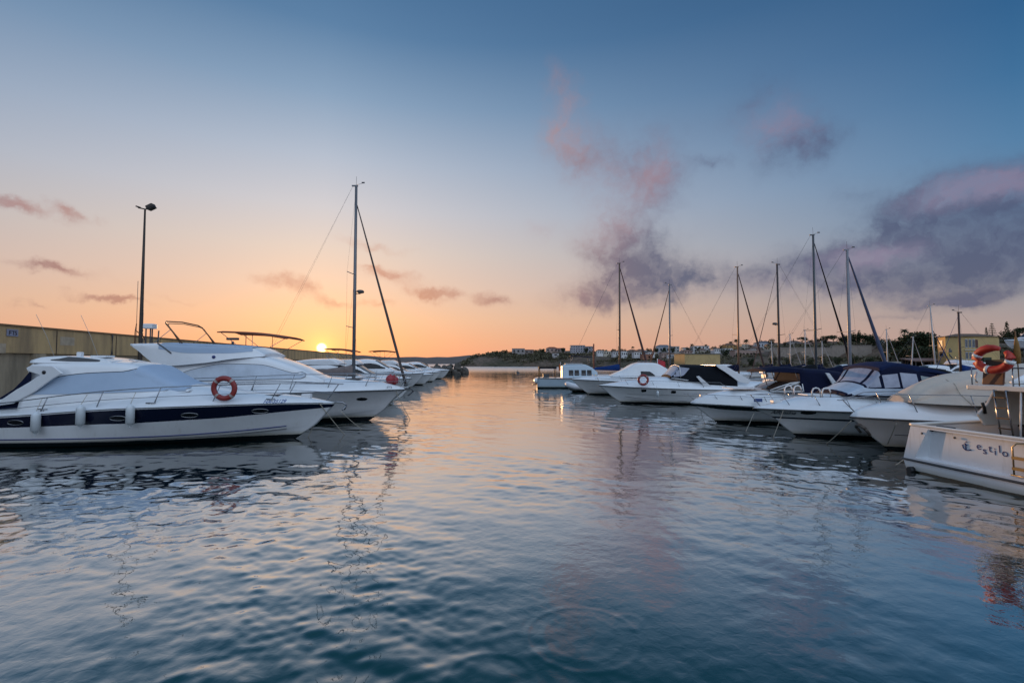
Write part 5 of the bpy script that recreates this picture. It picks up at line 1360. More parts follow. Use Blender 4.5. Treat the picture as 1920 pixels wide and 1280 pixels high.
# ================================================================== SAILING YACHTS
def sailing_yacht(px, ptop, Y, deg, stay_px, label, L=11.0, spread=(.42,), radar=None, mastm=ALU, mr=.085, sail=None, sailr=.05, boomm=NAVYC, jib_wrap=None, base_py=None, lean=0.0, rake=0.0, hm=None, spw=.9, stay_frac=.94, mast_x=None):
    """a sloop: hull, deck, coachroof, mast with spreaders, boom and covered sail, furled headsail, standing rigging"""
    top = at_y(px, ptop, Y)
    Bm = L * .31
    fw = 1 if abs(deg) < 90 else -1
    J = abs(at_y(stay_px, 690, Y).x - top.x) if stay_px else L * .32
    J = max(J, L * .30)
    b = Boat('sailing_yacht', (top.x + fw * (J + .25), Y), deg, label, L, Bm, [(-.5, -2.6), (.05, -1.1), (.6, -.45), (1.25, 0)], [(-L, .95), (-L * .5, .95), (0, 1.25)], group='sailing yachts with bare masts', fin=1.9, um=.45)
    b.hull(hm or HW, rub=None)
    b.deck(DECK, [(-L, .03), (-L * .5, .08), (0, .02)], 2)
    xm = -(J + .25); H = top.z
    h = House(-L * .68, -L * .27, [(-L, .95), (0, 1.1)], [(-L * .68, 1.45), (-L * .5, 1.5), (-L * .33, 1.35), (-L * .27, 1.12)], [(-L * .68, Bm * .30), (-L * .27, Bm * .18)], [(-L * .68, Bm * .26), (-L * .27, Bm * .14)], r=.1, n=12)
    h.build('coachroof', GEL, b.root)
    for sg in (-1, 1): h.panel('cabin_window', GLASS, b.root, -L * .62, -L * .36, [(-L * .62, 1.36), (-L * .36, 1.30)], [(-L * .62, 1.2), (-L * .36, 1.2)], sg, .012, 6)
    mb = MB(); mb.tube([(xm, 0, 1.0), (xm + lean * .5, 0, H * .5), (xm + lean, 0, H)], [mr, mr * .95, mr * .75], 10)
    mast = mb.build('mast', mastm, b.root)
    mb = MB(); mb.box((xm + lean - .10, 0, H + .02), (.45, .10, .10)); mb.build('masthead', mastm, mast)
    tubes('masthead_gear', [[(xm + lean, 0, H), (xm + lean, .05, H + .75)], [(xm + lean + .05 * fw, 0, H + .1), (xm + lean + .5, 0, H + .22)]], .012, WIRE, mast)
    mb = MB(); mb.box((xm + lean + .52, 0, H + .26), (.22, .04, .10)); mb.build('wind_vane', DGREY, mast)
    zs_ = [1.0 + (H - 1) * f for f in spread]
    for z in zs_:
        tubes('spreader', [[(xm - .25, -spw, z + .06), (xm, 0, z), (xm - .25, spw, z + .06)]], .028, mastm, mast)
    rg = []
    for sg in (-1, 1):
        rg.append([(xm - .15, sg * Bm * .44, 1.05)] + [(xm - .25, sg * spw, z + .06) for z in zs_] + [(xm + lean, 0, H - .15)])
        rg.append([(xm - .35, sg * Bm * .42, 1.05), (xm, sg * .05, zs_[-1] - .1)])
    rg.append([(-L + .15, .25, 1.0), (xm + lean - .25, 0, H)]); rg.append([(-L + .15, -.25, 1.0), (xm + lean - .25, 0, H)])
    tubes('rigging', rg, .0035 + .00006 * Y, WIRE, b.root, 4)
    # furled headsail on the forestay
    zt = 1 + (H - 1) * stay_frac
    a, c = Vector((xm + lean + .08, 0, zt)), Vector((-.30, 0, 1.45))
    mb = MB(); pts = [a.lerp(c, i / 14) for i in range(15)]
    mb.tube(pts, [sailr * (.45 + .75 * min(1, i / 10)) for i in range(15)], 8)
    mb.build('furled_headsail', sail or NAVYC, b.root)
    if jib_wrap:
        mb = MB(); mb.tube([a.lerp(c, f) for f in (.74, .8, .9, .97)], [.05, .15, .17, .08], 8); mb.build('sail_sleeve', jib_wrap, b.root)
    mb = MB(); mb.lathe([(.05, 0), (.13, .03), (.13, .16), (.05, .2)], (-.30, 0, 1.25), 10); mb.build('furling_drum', DGREY, b.root)
    # boom with covered mainsail
    bl = L * .38; zb_ = 2.05
    mb = MB(); mb.tube([(xm - .1, 0, zb_), (xm - bl, 0, zb_ + .12)], .07, 8); bo = mb.build('boom', mastm, b.root)
    mb = MB(); secs = []
    for i in range(9):
        x = xm - .02 - bl * i / 8 * .97; hh = .62 * (1 - i / 8) ** 1.5 + .26; w = .17 - .07 * i / 8
        secs.append([(x, w * math.sin(k * math.pi / 5) * (1 if True else 1), zb_ + .05 + i * .015 - .12 + hh * .5 - hh * .5 * math.cos(k * math.pi / 5)) for k in range(6)] + [(x, -w * math.sin(k * math.pi / 5), zb_ + .05 + i * .015 - .12 + hh * .5 - hh * .5 * math.cos(k * math.pi / 5)) for k in (4, 3, 2, 1)])
    mb.loft(secs, closed=True, caps=True); mb.build('sail_cover', boomm, bo)
    if radar:
        p = at_y(radar[0], radar[1], Y); rz = p.z
        mb = MB(); mb.lathe([(.12, -.12), (.26, -.08), (.28, .04), (.2, .12), (.05, .15)], (xm + .42 * fw * (1 if fw > 0 else -1), 0, rz), 14); mb.box((xm + .2, 0, rz - .15), (.45, .08, .05))
        mb.build('radar_dome', mat('grey_radome', (.07, .065, .06), .5), mast)
    b.rail(-L + .4, -.1, h=.6, step=2.2, r=.014, mid=True, slant=0)
    return b

sailing_yacht(668, 349, 36.0, 0, 762, 'tall masted sailing yacht on the wall side, nearest the setting sun', L=12.0, spread=(.30, .56), radar=(680, 547), mr=.125, mastm=ALU, sail=mat('brown_grey_sail', (.07, .055, .05), .8), sailr=.085, boomm=mat('grey_sail_cover', (.20, .16, .15), .8, noise=.4), spw=1.0, stay_frac=.905)
sailing_yacht(1160, 494, 62.0, 0, 1219, 'sailing yacht with blue sail cover, outermost mast on the right hand side', L=11.5, spread=(.42,), mr=.13, mastm=mat('bronze_mast', (.10, .065, .045), .5, metal=.3), sail=mat('maroon_sail', (.07, .03, .03), .8), sailr=.12, boomm=BLUEC, lean=.10, spw=.45, stay_frac=.955)
sailing_yacht(1253.5, 534, 64.0, 180, 1217, 'shorter sailing yacht facing left, second mast from the channel', L=10.0, spread=(.45,), mr=.12, mastm=ALU, sail=mat('ochre_brown_sail', (.16, .06, .03), .8), sailr=.08, spw=.55, lean=-.12)
sailing_yacht(1381, 501, 56.0, 0, 1428, 'sailing yacht with coppery mast, left of the mast carrying a radar dome', L=11, spread=(.40,), mr=.105, mastm=mat('copper_tone_mast', (.20, .11, .07), .45, metal=.35), sail=mat('dark_brown_sail', (.05, .028, .025), .8), sailr=.10, lean=.1, spw=.85)
sailing_yacht(1457, 496, 54.0, 180, 1420, 'sailing yacht with near black mast and small radar dome half way up', L=11, spread=(.39,), radar=(1465, 607), mr=.125, mastm=mat('dark_mast', (.035, .022, .020), .5), sail=mat('thin_brown_sail', (.12, .06, .05), .8), sailr=.035, spw=.8)
sailing_yacht(1523, 441, 45.0, 0, 1592, 'tallest masted sailing yacht of the right hand row, black furled headsail', L=12.5, spread=(.36,), mr=.12, mastm=mat('slate_mast', (.075, .08, .085), .45, metal=.4), sail=BLKC, sailr=.075, boomm=BLKC, jib_wrap=BLKC, lean=.08, spw=1.35, stay_frac=.945)
sailing_yacht(1587, 469, 40.0, 0, 1660, 'sailing yacht with pale grey mast and thick slate blue furled headsail', L=11.5, spread=(.40,), mr=.135, mastm=WHALU, sail=mat('slate_blue_sail', (.05, .065, .12), .8, noise=.4), sailr=.12, boomm=NAVYC, lean=.06, spw=1.1, stay_frac=.95)
sailing_yacht(1751, 574, 62.0, 0, 1772, 'small white masted sailing yacht moored before the yellow building', L=8.5, spread=(.45,), mr=.10, mastm=mat('white_mast', (.40, .37, .36), .4), sail=mat('dark_blue_sail', (.02, .03, .07), .8), sailr=.07, lean=-.5, spw=.6, stay_frac=.7)
sailing_yacht(1797, 586, 48.0, 180, None, 'sailing boat with plain dark wooden mast in front of the yellow building', L=9.0, spread=(.5,), mr=.11, mastm=mat('dark_wood_mast', (.035, .014, .012), .6), sail=BLUEC, sailr=.02, boomm=BLUEC, spw=.2)

# slender masts and their hulls further back in the marina
for k, (px, py, Y, ln, lab) in enumerate(((1481, 627, 88, 0, 'distant small yacht with thin white mast, left of the tallest right hand mast'), (1508, 619, 84, .1, 'distant small yacht with white mast between the radar mast and tallest mast'),
                                     (1541, 640, 95, 0, 'distant small yacht showing a short thin mast just right of the tallest mast'), (1662, 618, 80, 0, 'distant small yacht with white mast right of the slate blue headsail'),
                                     (1705, 632, 78, .6, 'distant small yacht whose pale mast leans right, left of the yellow building'), (1448, 640, 98, -.2, 'distant small yacht with faint mast left of the dark radar mast'))):
    sailing_yacht(px, py, Y, 0, None, lab, L=7.5, spread=(.5,), mr=.10, mastm=mat('white_mast', (.40, .37, .36), .4), sail=mat('pale_sail', (.30, .29, .30), .8), sailr=.05, lean=ln, spw=.5)

# motor boats crowding the inner berths
inner = (((30.5, 44), 180, 9.5, 'open', 'inner berth cruiser with dark canopy behind the blue topped boat', NAVYC), ((24.5, 36), 180, 10, 'open', 'inner berth cruiser with black canopy behind the black striped day cruiser', BLKC),
         ((45, 58), 180, 9, 'hardtop', 'inner berth white cruiser below the retaining wall', None), ((52, 62), 180, 9, 'fly', 'inner berth flybridge boat left of the yellow building', None), ((57, 70), 180, 9, 'open', 'inner berth boat with blue cover left of the yellow building', BLUEC),
         ((65, 76), 180, 9.5, 'fly', 'inner berth flybridge boat before the yellow building door', None), ((58, 60), 180, 9, 'open', 'inner berth boat with bright blue cover before the yellow building', BLUEC), ((47, 76), 180, 9, 'hardtop', 'inner berth white cruiser under the pine trees', None),
         ((38, 70), 180, 9, 'open', 'inner berth cruiser with navy cover under the long terrace wall', NAVYC), ((28, 76), 180, 9, 'hardtop', 'inner berth white cruiser beneath the white villa', None), ((23, 72), 180, 9.5, 'open', 'inner berth cruiser with black hood beyond the yellow box hall', BLKC),
         ((70, 62), 180, 9, 'hardtop', 'inner berth white cruiser right of the yellow building', None))
for tip, dg, L, st, lab, cv in inner:
    moored(tip, dg, L, 3.1, lab, st, HW if L > 9.2 else HC, (cv,) if cv else None, name='motor_boat')

def pontoon():
    t = empty('pontoon', (20.6, 15, 0)); tag(t, 'floating pontoon behind the sterns of the right hand boats', 'pontoon')
    mb = MB(); mb.box((0.9, 30, .42), (1.8, 64, .16)); mb.build('deck', TEAK, t)
    mb = MB()
    for k in range(16): mb.box((.9, k * 4, .12), (1.7, 2.4, .44))
    mb.build('floats', CONC, t)
pontoon()

# ================================================================== FAR SHORE, HEADLAND, VILLAGE
FOL = mat('dark_foliage', (0.042, 0.055, 0.026), 0.8, noise=0.8, nscale=0.6, dark=(0.016, 0.024, 0.012), spec=.2)
FOL2 = mat('olive_scrub', (0.115, 0.100, 0.060), 0.85, noise=0.8, nscale=0.12, dark=(0.040, 0.042, 0.026), spec=.2)
PALMF = mat('palm_frond', (0.035, 0.045, 0.022), 0.7, spec=.2)
BARK = mat('bark', (0.10, 0.07, 0.045), 0.9, noise=.5)
def earth_mat():
    m = bpy.data.materials.new('headland_earth'); m.use_nodes = True
    nt = m.node_tree; b = nt.nodes['Principled BSDF']; b.inputs['Roughness'].default_value = .95; b.inputs['Specular IOR Level'].default_value = .1
    tc = node(nt, 'ShaderNodeTexCoord', 'Object')
    n = node(nt, 'ShaderNodeTexNoise', 0, None, Vector=tc, Scale=.05, Detail=8.0, Roughness=.65)
    n2 = node(nt, 'ShaderNodeTexNoise', 0, None, Vector=tc, Scale=.35, Detail=6.0, Roughness=.7)
    c = ramp(nt, n, [(.32, (.075, .066, .045)), (.45, (.12, .095, .07)), (.55, (.17, .122, .095)), (.68, (.23, .165, .13))])
    c = mix(nt, n2.smooth(.4, .7) * .7, c, (.040, .044, .026))
    nt.links.new(c.k, b.inputs['Base Color'])
    bn = nt.nodes.new('ShaderNodeBump'); bn.inputs['Strength'].default_value = .8; bn.inputs['Distance'].default_value = 1.5
    nt.links.new(n2.k, bn.inputs['Height']); nt.links.new(bn.outputs[0], b.inputs['Normal'])
    return m
EARTH = earth_mat()
RIDGE = [(858, 688), (864, 683), (874, 676), (890, 668), (910, 665), (940, 662), (970, 661), (1000, 660), (1040, 658), (1080, 657), (1120, 659), (1160, 661), (1200, 661), (1240, 659), (1290, 658), (1340, 656), (1400, 653), (1440, 650), (1500, 647), (1560, 644), (1620, 642), (1680, 642), (1760, 640), (1860, 636), (1920, 634), (2100, 630), (2600, 630)]
RD = [(858, 395), (890, 420), (1000, 440), (1100, 420), (1200, 380), (1300, 350), (1400, 320), (1500, 290), (1600, 262), (1700, 242), (1900, 222), (2600, 200)]
SD = [(858, 390), (1000, 388), (1060, 370), (1100, 340), (1200, 270), (1300, 215), (1400, 190), (1500, 170), (1600, 158), (1700, 146), (1900, 128), (2600, 105)]
def ridge(px):
    Y = interp(RD, px); p = at_y(px, interp(RIDGE, px), Y); return p
def ground_at(px, Y):
    """height of the headland at the azimuth of px and depth Y"""
    s, r = interp(SD, px), interp(RD, px)
    H = max(ridge(px).z, .4)
    t = (Y - s) / (r - s)
    z0 = .25
    if t <= 0: return z0
    if t >= 1: return H - (Y - r) * .012
    steep = 1 if px < 1080 else max(0, 1 - (px - 1080) / 150)
    if 1438 < px < 1676: return z0 + 4.5 * min(1, (Y - s) / (236 - s)) if Y < 235.5 else max(10.6, H - (r - Y) * .08)
    f = t ** .62 * steep + (1 - steep) * (0.10 * min(1, t * 6) + .90 * (max(0, t - .12) / .88) ** .85)
    return z0 + (H - z0) * f
def headland():
    r = random.Random(11)
    ts = [-.04, 0, .015, .05, .1, .17, .25, .35, .45, .55, .65, .75, .85, .93, 1.0, 1.15, 1.5, 2.4]
    mb = MB(); secs = []
    px = 858.0
    while px <= 2600:
        s, rr = interp(SD, px), interp(RD, px); row = []
        for t in ts:
            Y = s + (rr - s) * t
            z = -.6 if t < 0 else ground_at(px, Y)
            if 0.02 < t < .97 and not 1430 < px < 1684: z += (r.random() - .5) * .09 * ridge(px).z
            x = (px - 960) / FPX * Y
            row.append((x + r.uniform(-.5, .5), Y + r.uniform(-.6, .6), z))
        secs.append(row); px += 7 if px < 1300 else 12
    mb.loft(secs, smooth=False)
    tag(mb.build('headland', EARTH, fix=True), 'dry scrub covered headland closing the bay', 'hill', kind='structure')
    # low land beyond, towards the sunset
    mb = MB(); secs = []
    for px in range(-900, 1000, 20):
        h = 669 - 2.0 * math.sin(px * .021) - 1.5 * math.sin(px * .057 + 1) - (3 if 800 < px < 890 else 0)
        a, b_ = at_y(px, 684, 1250), at_y(px, h, 1420)
        secs.append([(a.x, 1240, -1), (a.x, 1250, 1.5), ((a.x + b_.x) / 2, 1330, b_.z * .75), (b_.x, 1420, b_.z), (b_.x * 1.2, 1800, b_.z * .9)])
    mb.loft(secs, smooth=False)
    tag(mb.build('far_shore', mat('far_shore_earth', (.12, .095, .085), .95, noise=.7, nscale=.02)), 'low far shore beyond the mole', 'hill', kind='structure')
headland()

def leaf_cloud(mb, c, rad, n, size, r, flat=1.0, hollow=.35):
    for _ in range(n):
        while True:
            p = Vector((r.uniform(-1, 1), r.uniform(-1, 1), r.uniform(-1, 1)))
            if hollow < p.length < 1: break
        p = Vector(c) + Vector((p.x * rad[0], p.y * rad[1], p.z * rad[2]))
        a = Vector((r.gauss(0, 1), r.gauss(0, 1), r.gauss(0, .7) * flat)).normalized(); b = a.cross(Vector((r.gauss(0, 1), r.gauss(0, 1), r.gauss(0, 1)))).normalized()
        s = size * r.uniform(.6, 1.4)
        mb.add([p - a * s, p + b * s * .7, p + a * s, p - b * s * .6], [(0, 1, 2, 3)])

def scrub():
    r = random.Random(23); mb = MB()
    n = 0
    while n < 3300:
        px = r.uniform(866, 1960); s, rr = interp(SD, px), interp(RD, px)
        t = r.random() ** .8
        Y = s + (rr - s) * (.06 + .98 * t)
        z = ground_at(px, Y); x = (px - 960) / FPX * Y
        if math.sin(x * .09) + math.sin(Y * .11 + x * .05) + r.uniform(-.9, .9) < (-.35 if px < 1060 else .15): continue
        sc = r.uniform(.7, 2.2) * (1.1 if px < 1200 else .9)
        leaf_cloud(mb, (x, Y, z + sc * .35), (sc * 1.2, sc * 1.2, sc * .7), 9, sc * .42, r)
        n += 1
    o = mb.build('hillside_scrub', FOL2, fix=False)
    tag(o, 'olive scrub and bushes covering the headland slopes', 'scrub', kind='stuff')
scrub()

def tree_proto(kind, seed):
    r = random.Random(seed)
    t = empty({'palm': 'palm_tree', 'cypress': 'cypress_tree', 'norfolk': 'norfolk_pine', 'pine': 'pine_tree', 'round': 'broadleaf_tree'}[kind])
    tr, cr = MB(), MB()
    if kind == 'pine':
        tr.tube([(0, 0, -.5), (.1, 0, 2.5), (.3, .1, 5)], [.35, .28, .2], 7)
        for k in range(5):
            a = k * 1.26 + r.random(); tr.tube([(.2, .05, 3.6 + .2 * k), (1.4 * math.cos(a), 1.4 * math.sin(a), 5.2), (2.4 * math.cos(a), 2.4 * math.sin(a), 6.2)], [.14, .1, .05], 5)
        for k in range(14):
            a, d = r.uniform(0, 6.28), r.uniform(.2, 3.4)
            leaf_cloud(cr, (d * math.cos(a), d * math.sin(a), 6.6 + r.uniform(-.5, 1.0) - d * .22), (1.5, 1.5, .85), 60, .28, r)
    elif kind == 'round':
        tr.tube([(0, 0, -.5), (0, .1, 2), (.1, 0, 3.5)], [.32, .26, .2], 7)
        for k in range(4):
            a = k * 1.57 + r.random(); tr.tube([(0, 0, 2.4 + .2 * k), (1.2 * math.cos(a), 1.2 * math.sin(a), 4), (1.8 * math.cos(a), 1.8 * math.sin(a), 5)], [.14, .1, .05], 5)
        for k in range(13):
            a, d, z = r.uniform(0, 6.28), r.uniform(0, 2.2), r.uniform(2.6, 6.4)
            leaf_cloud(cr, (d * math.cos(a), d * math.sin(a), z), (1.35, 1.35, 1.2), 60, .30, r)
    elif kind == 'cypress':
        tr.tube([(0, 0, -.5), (0, 0, 2)], [.25, .2], 6)
        for k in range(10):
            z = .8 + k * .85; w = .95 * math.sin(math.pi * (k + 1.6) / 12.5)
            leaf_cloud(cr, (0, 0, z), (w, w, .8), 55, .22, r, hollow=.1)
    elif kind == 'norfolk':
        tr.tube([(0, 0, -.5), (0, 0, 6), (0, 0, 11)], [.3, .2, .05], 6)
        for k in range(8):
            z = 2.6 + k * 1.05; w = 2.9 * (1 - k / 9)
            for j in range(6):
                a = j * 1.047 + k * .4
                tr.tube([(0, 0, z), (w * .6 * math.cos(a), w * .6 * math.sin(a), z + .1), (w * math.cos(a), w * math.sin(a), z + .4)], [.06, .05, .03], 4)
                leaf_cloud(cr, (w * .65 * math.cos(a), w * .65 * math.sin(a), z + .2), (w * .35, w * .35, .16), 12, .22, r, hollow=0)
    else:
        tr.tube([(0, 0, -.5), (.15, 0, 3), (.1, .1, 6.2)], [.26, .2, .17], 7)
        for k in range(22):
            a = k * 2.4; up = .9 - 1.6 * (k / 22); l = 2.2; pr = None
            for i in range(6):
                f = i / 5
                p = Vector((.1 + l * f * math.cos(a) * .95, .1 + l * f * math.sin(a) * .95, 6.2 + up * l * f * .8 - 1.5 * f * f))
                if pr is not None:
                    w = Vector((-math.sin(a), math.cos(a), -.35)) * (.28 * math.sin(math.pi * min(f + .1, 1)) + .05); w2 = Vector((math.sin(a), -math.cos(a), -.35)) * (.28 * math.sin(math.pi * min(f + .1, 1)) + .05)
                    cr.add([pr, p, p + w, pr + w], [(0, 1, 2, 3)]); cr.add([pr, p, p + w2, pr + w2], [(0, 1, 2, 3)])
                pr = p
    tr.build('trunk', BARK, t, fix=False)
    cr.build('crown', PALMF if kind == 'palm' else FOL, t, fix=False)
    return t
PROTO = {}
LAB = {'pine': ('dark pine with spreading crown among the hillside villas', 'dark pines on the hillside'), 'round': ('dark rounded broadleaf tree among the hillside villas', 'dark rounded trees on the hillside'),
       'cypress': ('slim dark cypress among the hillside villas', 'cypresses on the hillside'), 'norfolk': ('tiered open branched pine standing above the yellow building roofline', 'tiered pines on the skyline'), 'palm': ('palm with drooping round head on the hill skyline', 'palms on the hill skyline')}
def plant(kind, px, pbase, ptop, Y=None, seed=0, label=None):
    key = (kind, seed % 2)
    first = key not in PROTO
    if first: PROTO[key] = tree_proto(kind, 40 + seed + len(PROTO))
    t = PROTO[key] if first else copy_tree(PROTO[key])
    Y = Y or interp(RD, px) * .93
    p = at_y(px, pbase, Y); q = at_y(px, ptop, Y)
    h = {'pine': 8.0, 'round': 7.4, 'cypress': 9.6, 'norfolk': 11.2, 'palm': 7.2}[kind]
    s = max((q.z - p.z) / h, .15)
    t.location = p; t.scale = (s, s, s); t.rotation_euler = (0, 0, (px * 1.7) % 6.28)
    if label: tag(t, label, 'tree')
    else: tag(t, LAB[kind][0], 'tree', LAB[kind][1])
r_ = random.Random(4)
for kind, px, pb, pt in (('palm', 1382, 660, 633), ('palm', 1399, 659, 634), ('palm', 1370, 658, 638), ('palm', 1697, 646, 614), ('palm', 1298, 660, 643), ('palm', 1324, 659, 644), ('palm', 1187, 663, 648),
                         ('round', 1430, 655, 637), ('round', 1446, 652, 634), ('round', 1472, 652, 640), ('pine', 1505, 650, 631), ('round', 1520, 650, 636), ('cypress', 1510, 648, 630), ('cypress', 1488, 650, 634),
                         ('round', 1546, 650, 632), ('pine', 1562, 648, 628), ('round', 1578, 650, 630), ('cypress', 1583, 650, 626), ('cypress', 1610, 650, 620), ('round', 1598, 650, 628), ('pine', 1618, 650, 628), ('round', 1632, 652, 628), ('round', 1648, 655, 633),
                         ('round', 1665, 662, 634), ('round', 1680, 668, 634), ('round', 1695, 672, 632), ('round', 1712, 674, 624), ('pine', 1722, 678, 622), ('round', 1735, 680, 626), ('round', 1748, 682, 632), ('pine', 1760, 670, 630), ('round', 1672, 682, 655), ('round', 1690, 690, 650), ('round', 1728, 690, 655), ('round', 1745, 690, 660),
                         ('round', 1290, 665, 650), ('round', 1310, 664, 649), ('round', 1340, 662, 648), ('round', 1354, 660, 645), ('round', 1362, 676, 652), ('round', 1374, 682, 660), ('round', 1230, 665, 651), ('round', 1216, 666, 652), ('round', 1245, 664, 650), ('round', 1262, 664, 650),
                         ('round', 1150, 667, 653), ('round', 1168, 667, 653), ('round', 1100, 664, 651), ('round', 1018, 664, 653), ('round', 948, 666, 655), ('round', 930, 666, 657), ('cypress', 1160, 664, 648), ('round', 1130, 666, 655), ('round', 1056, 663, 651),
                         ('round', 1450, 690, 668), ('round', 1478, 690, 670), ('round', 1520, 690, 672), ('round', 1570, 688, 668), ('round', 1600, 688, 666), ('round', 1630, 690, 668), ('round', 1410, 690, 670), ('round', 1545, 690, 672), ('round', 1655, 690, 666),
                         ('round', 1604, 652, 622), ('round', 1626, 652, 624), ('round', 1640, 654, 627), ('round', 1588, 651, 627), ('round', 1700, 674, 626), ('round', 1718, 676, 621), ('round', 1730, 676, 620), ('round', 1742, 680, 626), ('round', 1753, 676, 630), ('round', 1706, 690, 645), ('round', 1738, 690, 645), ('round', 1685, 680, 640), ('pine', 1550, 648, 629), ('round', 1534, 650, 633), ('round', 1905, 640, 616), ('pine', 1925, 645, 612), ('round', 1890, 645, 618), ('round', 1940, 645, 615)):
    yy = None
    if pb > 664 and px > 1350: yy = (interp(SD, px) + interp(RD, px)) / 2
    if pb >= 688: yy = interp(SD, px) + 12
    plant(kind, px, pb, pt, yy, seed=int(px))
plant('norfolk', 1861, 640, 604, 175, 1, 'taller tiered pine with open branches behind the yellow building roof')
plant('norfolk', 1612, 650, 617, None, 0, 'small tiered pine between rounded trees right of the pale grey mast')
plant('cypress', 1850, 640, 612, 172, 1, 'stout dark cypress beside the tiered pine behind the yellow building')
plant('cypress', 1889, 642, 601, 172, 0, 'tall thick cypress at the far right behind the hauled out boat')

# ------------------------------------------------------------------ houses
def house(px0, px1, ptop, pbot, Y, wallc, label, roofc=(.14, .06, .035), roof='hip', rows=1, cols=4, depth=6, yaw=0.0, cat='house', sink=1.5, name='villa'):
    a, c = at_y(px0, pbot, Y), at_y(px1, ptop, Y)
    w, h = c.x - a.x, c.z - a.z
    t = empty(name, ((a.x + c.x) / 2, Y + depth / 2, a.z), yaw); tag(t, label, cat)
    rh = 0.28 * h if roof != 'flat' else .05 * h
    wm = mat('plaster_%d_%d_%d' % tuple(int(x * 100) for x in wallc), wallc, .85, noise=.35, nscale=.4)
    rm = mat('roof_%d_%d_%d' % tuple(int(x * 100) for x in roofc), roofc, .85, noise=.5, nscale=1.0)
    hw = h - rh
    mb = MB(); mb.box((0, 0, hw / 2 - sink / 2), (w, depth, hw + sink)); mb.build('wall', wm, t)
    mb = MB()
    if roof == 'flat': mb.box((0, 0, hw + rh / 2), (w * 1.03, depth * 1.04, rh))
    else:
        e, g = w / 2 * 1.05, depth / 2 * 1.06; k = w * .22 if roof == 'hip' else w / 2 * 1.05
        mb.add([(-e, -g, hw), (e, -g, hw), (e, g, hw), (-e, g, hw), (-k, 0, h), (k, 0, h)], [(0, 1, 5, 4), (1, 2, 5), (2, 3, 4, 5), (3, 0, 4), (0, 3, 2, 1)])
    mb.build('roof', rm, t)
    for rr in range(rows):
        for cc in range(cols):
            ww, wh = w / cols * .42, hw / rows * .42
            x = -w / 2 + w * (cc + .5) / cols; z = hw * (rr + .52) / rows
            q = MB(); q.box((x, -depth / 2 - .01, z), (ww, .05, wh)); q.build('window', GLASS, t)
    return t
W_, CRM, PNK, OCR, STN = (.62, .61, .61), (.48, .43, .36), (.38, .27, .23), (.36, .22, .09), (.30, .26, .22)
house(960, 984, 653, 663, 418, (.30, .27, .26), 'long low grey house at the left end of the headland ridge', (.10, .07, .06), 'flat', 1, 3)
house(984, 1000, 655, 663, 420, (.24, .19, .17), 'small brown house beside the long grey house on the ridge', (.10, .06, .05), 'gable', 1, 2)
house(1024, 1046, 650, 660, 415, PNK, 'red roofed house left of the white block on the ridge', (.22, .07, .04), 'hip', 1, 3)
house(1044, 1060, 652, 660, 412, (.26, .2, .18), 'smaller red roofed house next to the white block on the ridge', (.2, .06, .04), 'gable', 1, 2)
house(1070, 1097, 647, 661, 398, (.34, .33, .36), 'three storey white apartment block on the headland ridge', (.14, .12, .12), 'flat', 3, 6, name='apartment_block', cat='building')
house(1098, 1114, 649, 661, 396, (.28, .26, .28), 'lower grey wing right of the white apartment block', (.12, .1, .1), 'flat', 2, 3, name='apartment_block', cat='building')
house(1036, 1048, 662, 668, 392, (.40, .38, .38), 'tiny white hut below the red roofed houses', (.2, .18, .17), 'flat', 1, 1)
house(1178, 1196, 655, 664, 360, (.30, .25, .22), 'low brown house between the first two right hand masts', (.12, .07, .05), 'hip', 1, 3)
house(1230, 1262, 646, 660, 345, (.36, .37, .41), 'broad pale villa with grey hipped roof behind the second mast', (.13, .14, .17), 'hip', 1, 5)
house(1262, 1274, 649, 660, 343, (.40, .39, .38), 'narrow white wing right of the broad pale villa', (.2, .18, .17), 'flat', 2, 2)
house(1300, 1330, 648, 660, 328, W_, 'white flat roofed villa above the yellow box hall', (.3, .29, .28), 'flat', 2, 4)
house(1334, 1350, 651, 661, 322, CRM, 'cream villa right of the flat white villa above the box hall', (.16, .1, .07), 'hip', 1, 3)
house(1361, 1381, 643, 657, 300, OCR, 'ochre villa just left of the coppery mast', (.16, .08, .05), 'hip', 2, 3)
house(1422, 1452, 639, 652, 285, (.44, .46, .50), 'white villa with dark arches left of the black radar mast', (.10, .10, .12), 'hip', 1, 6)
house(1455, 1470, 642, 652, 280, CRM, 'cream villa right behind the black radar mast', (.15, .09, .06), 'hip', 1, 3)
house(1484, 1504, 638, 650, 272, (.36, .33, .32), 'grey white villa between two thin distant masts', (.12, .09, .08), 'hip', 1, 4)
house(1512, 1534, 640, 651, 262, PNK, 'pink villa behind the tallest right hand mast', (.16, .09, .07), 'hip', 1, 4)
house(1534, 1566, 638, 650, 258, (.24, .17, .15), 'long brown villa right of the tallest mast, under pines', (.15, .08, .06), 'hip', 1, 5)
house(1640, 1658, 637, 648, 240, W_, 'white villa behind the thick slate blue headsail', (.3, .28, .27), 'flat', 1, 3)
house(1672, 1690, 641, 650, 236, (.36, .33, .3), 'white villa half hidden by the big rounded trees', (.22, .2, .19), 'flat', 1, 3)
house(1742, 1756, 646, 653, 190, (.40, .38, .36), 'tiny white house among trees left of the yellow building', (.2, .15, .13), 'flat', 1, 2)
house(1378, 1432, 656, 674, 255, PNK, 'pinkish terraced house row below the white arched villa', (.26, .23, .21), 'flat', 1, 8, name='terrace')
house(1432, 1452, 660, 676, 248, CRM, 'cream gabled house at the left end of the stone terrace wall', (.13, .09, .07), 'gable', 1, 2)
house(1205, 1222, 664, 674, 300, (.30, .14, .09), 'small terracotta house low on the slope between crossing headstays', (.18, .07, .04), 'flat', 1, 2)

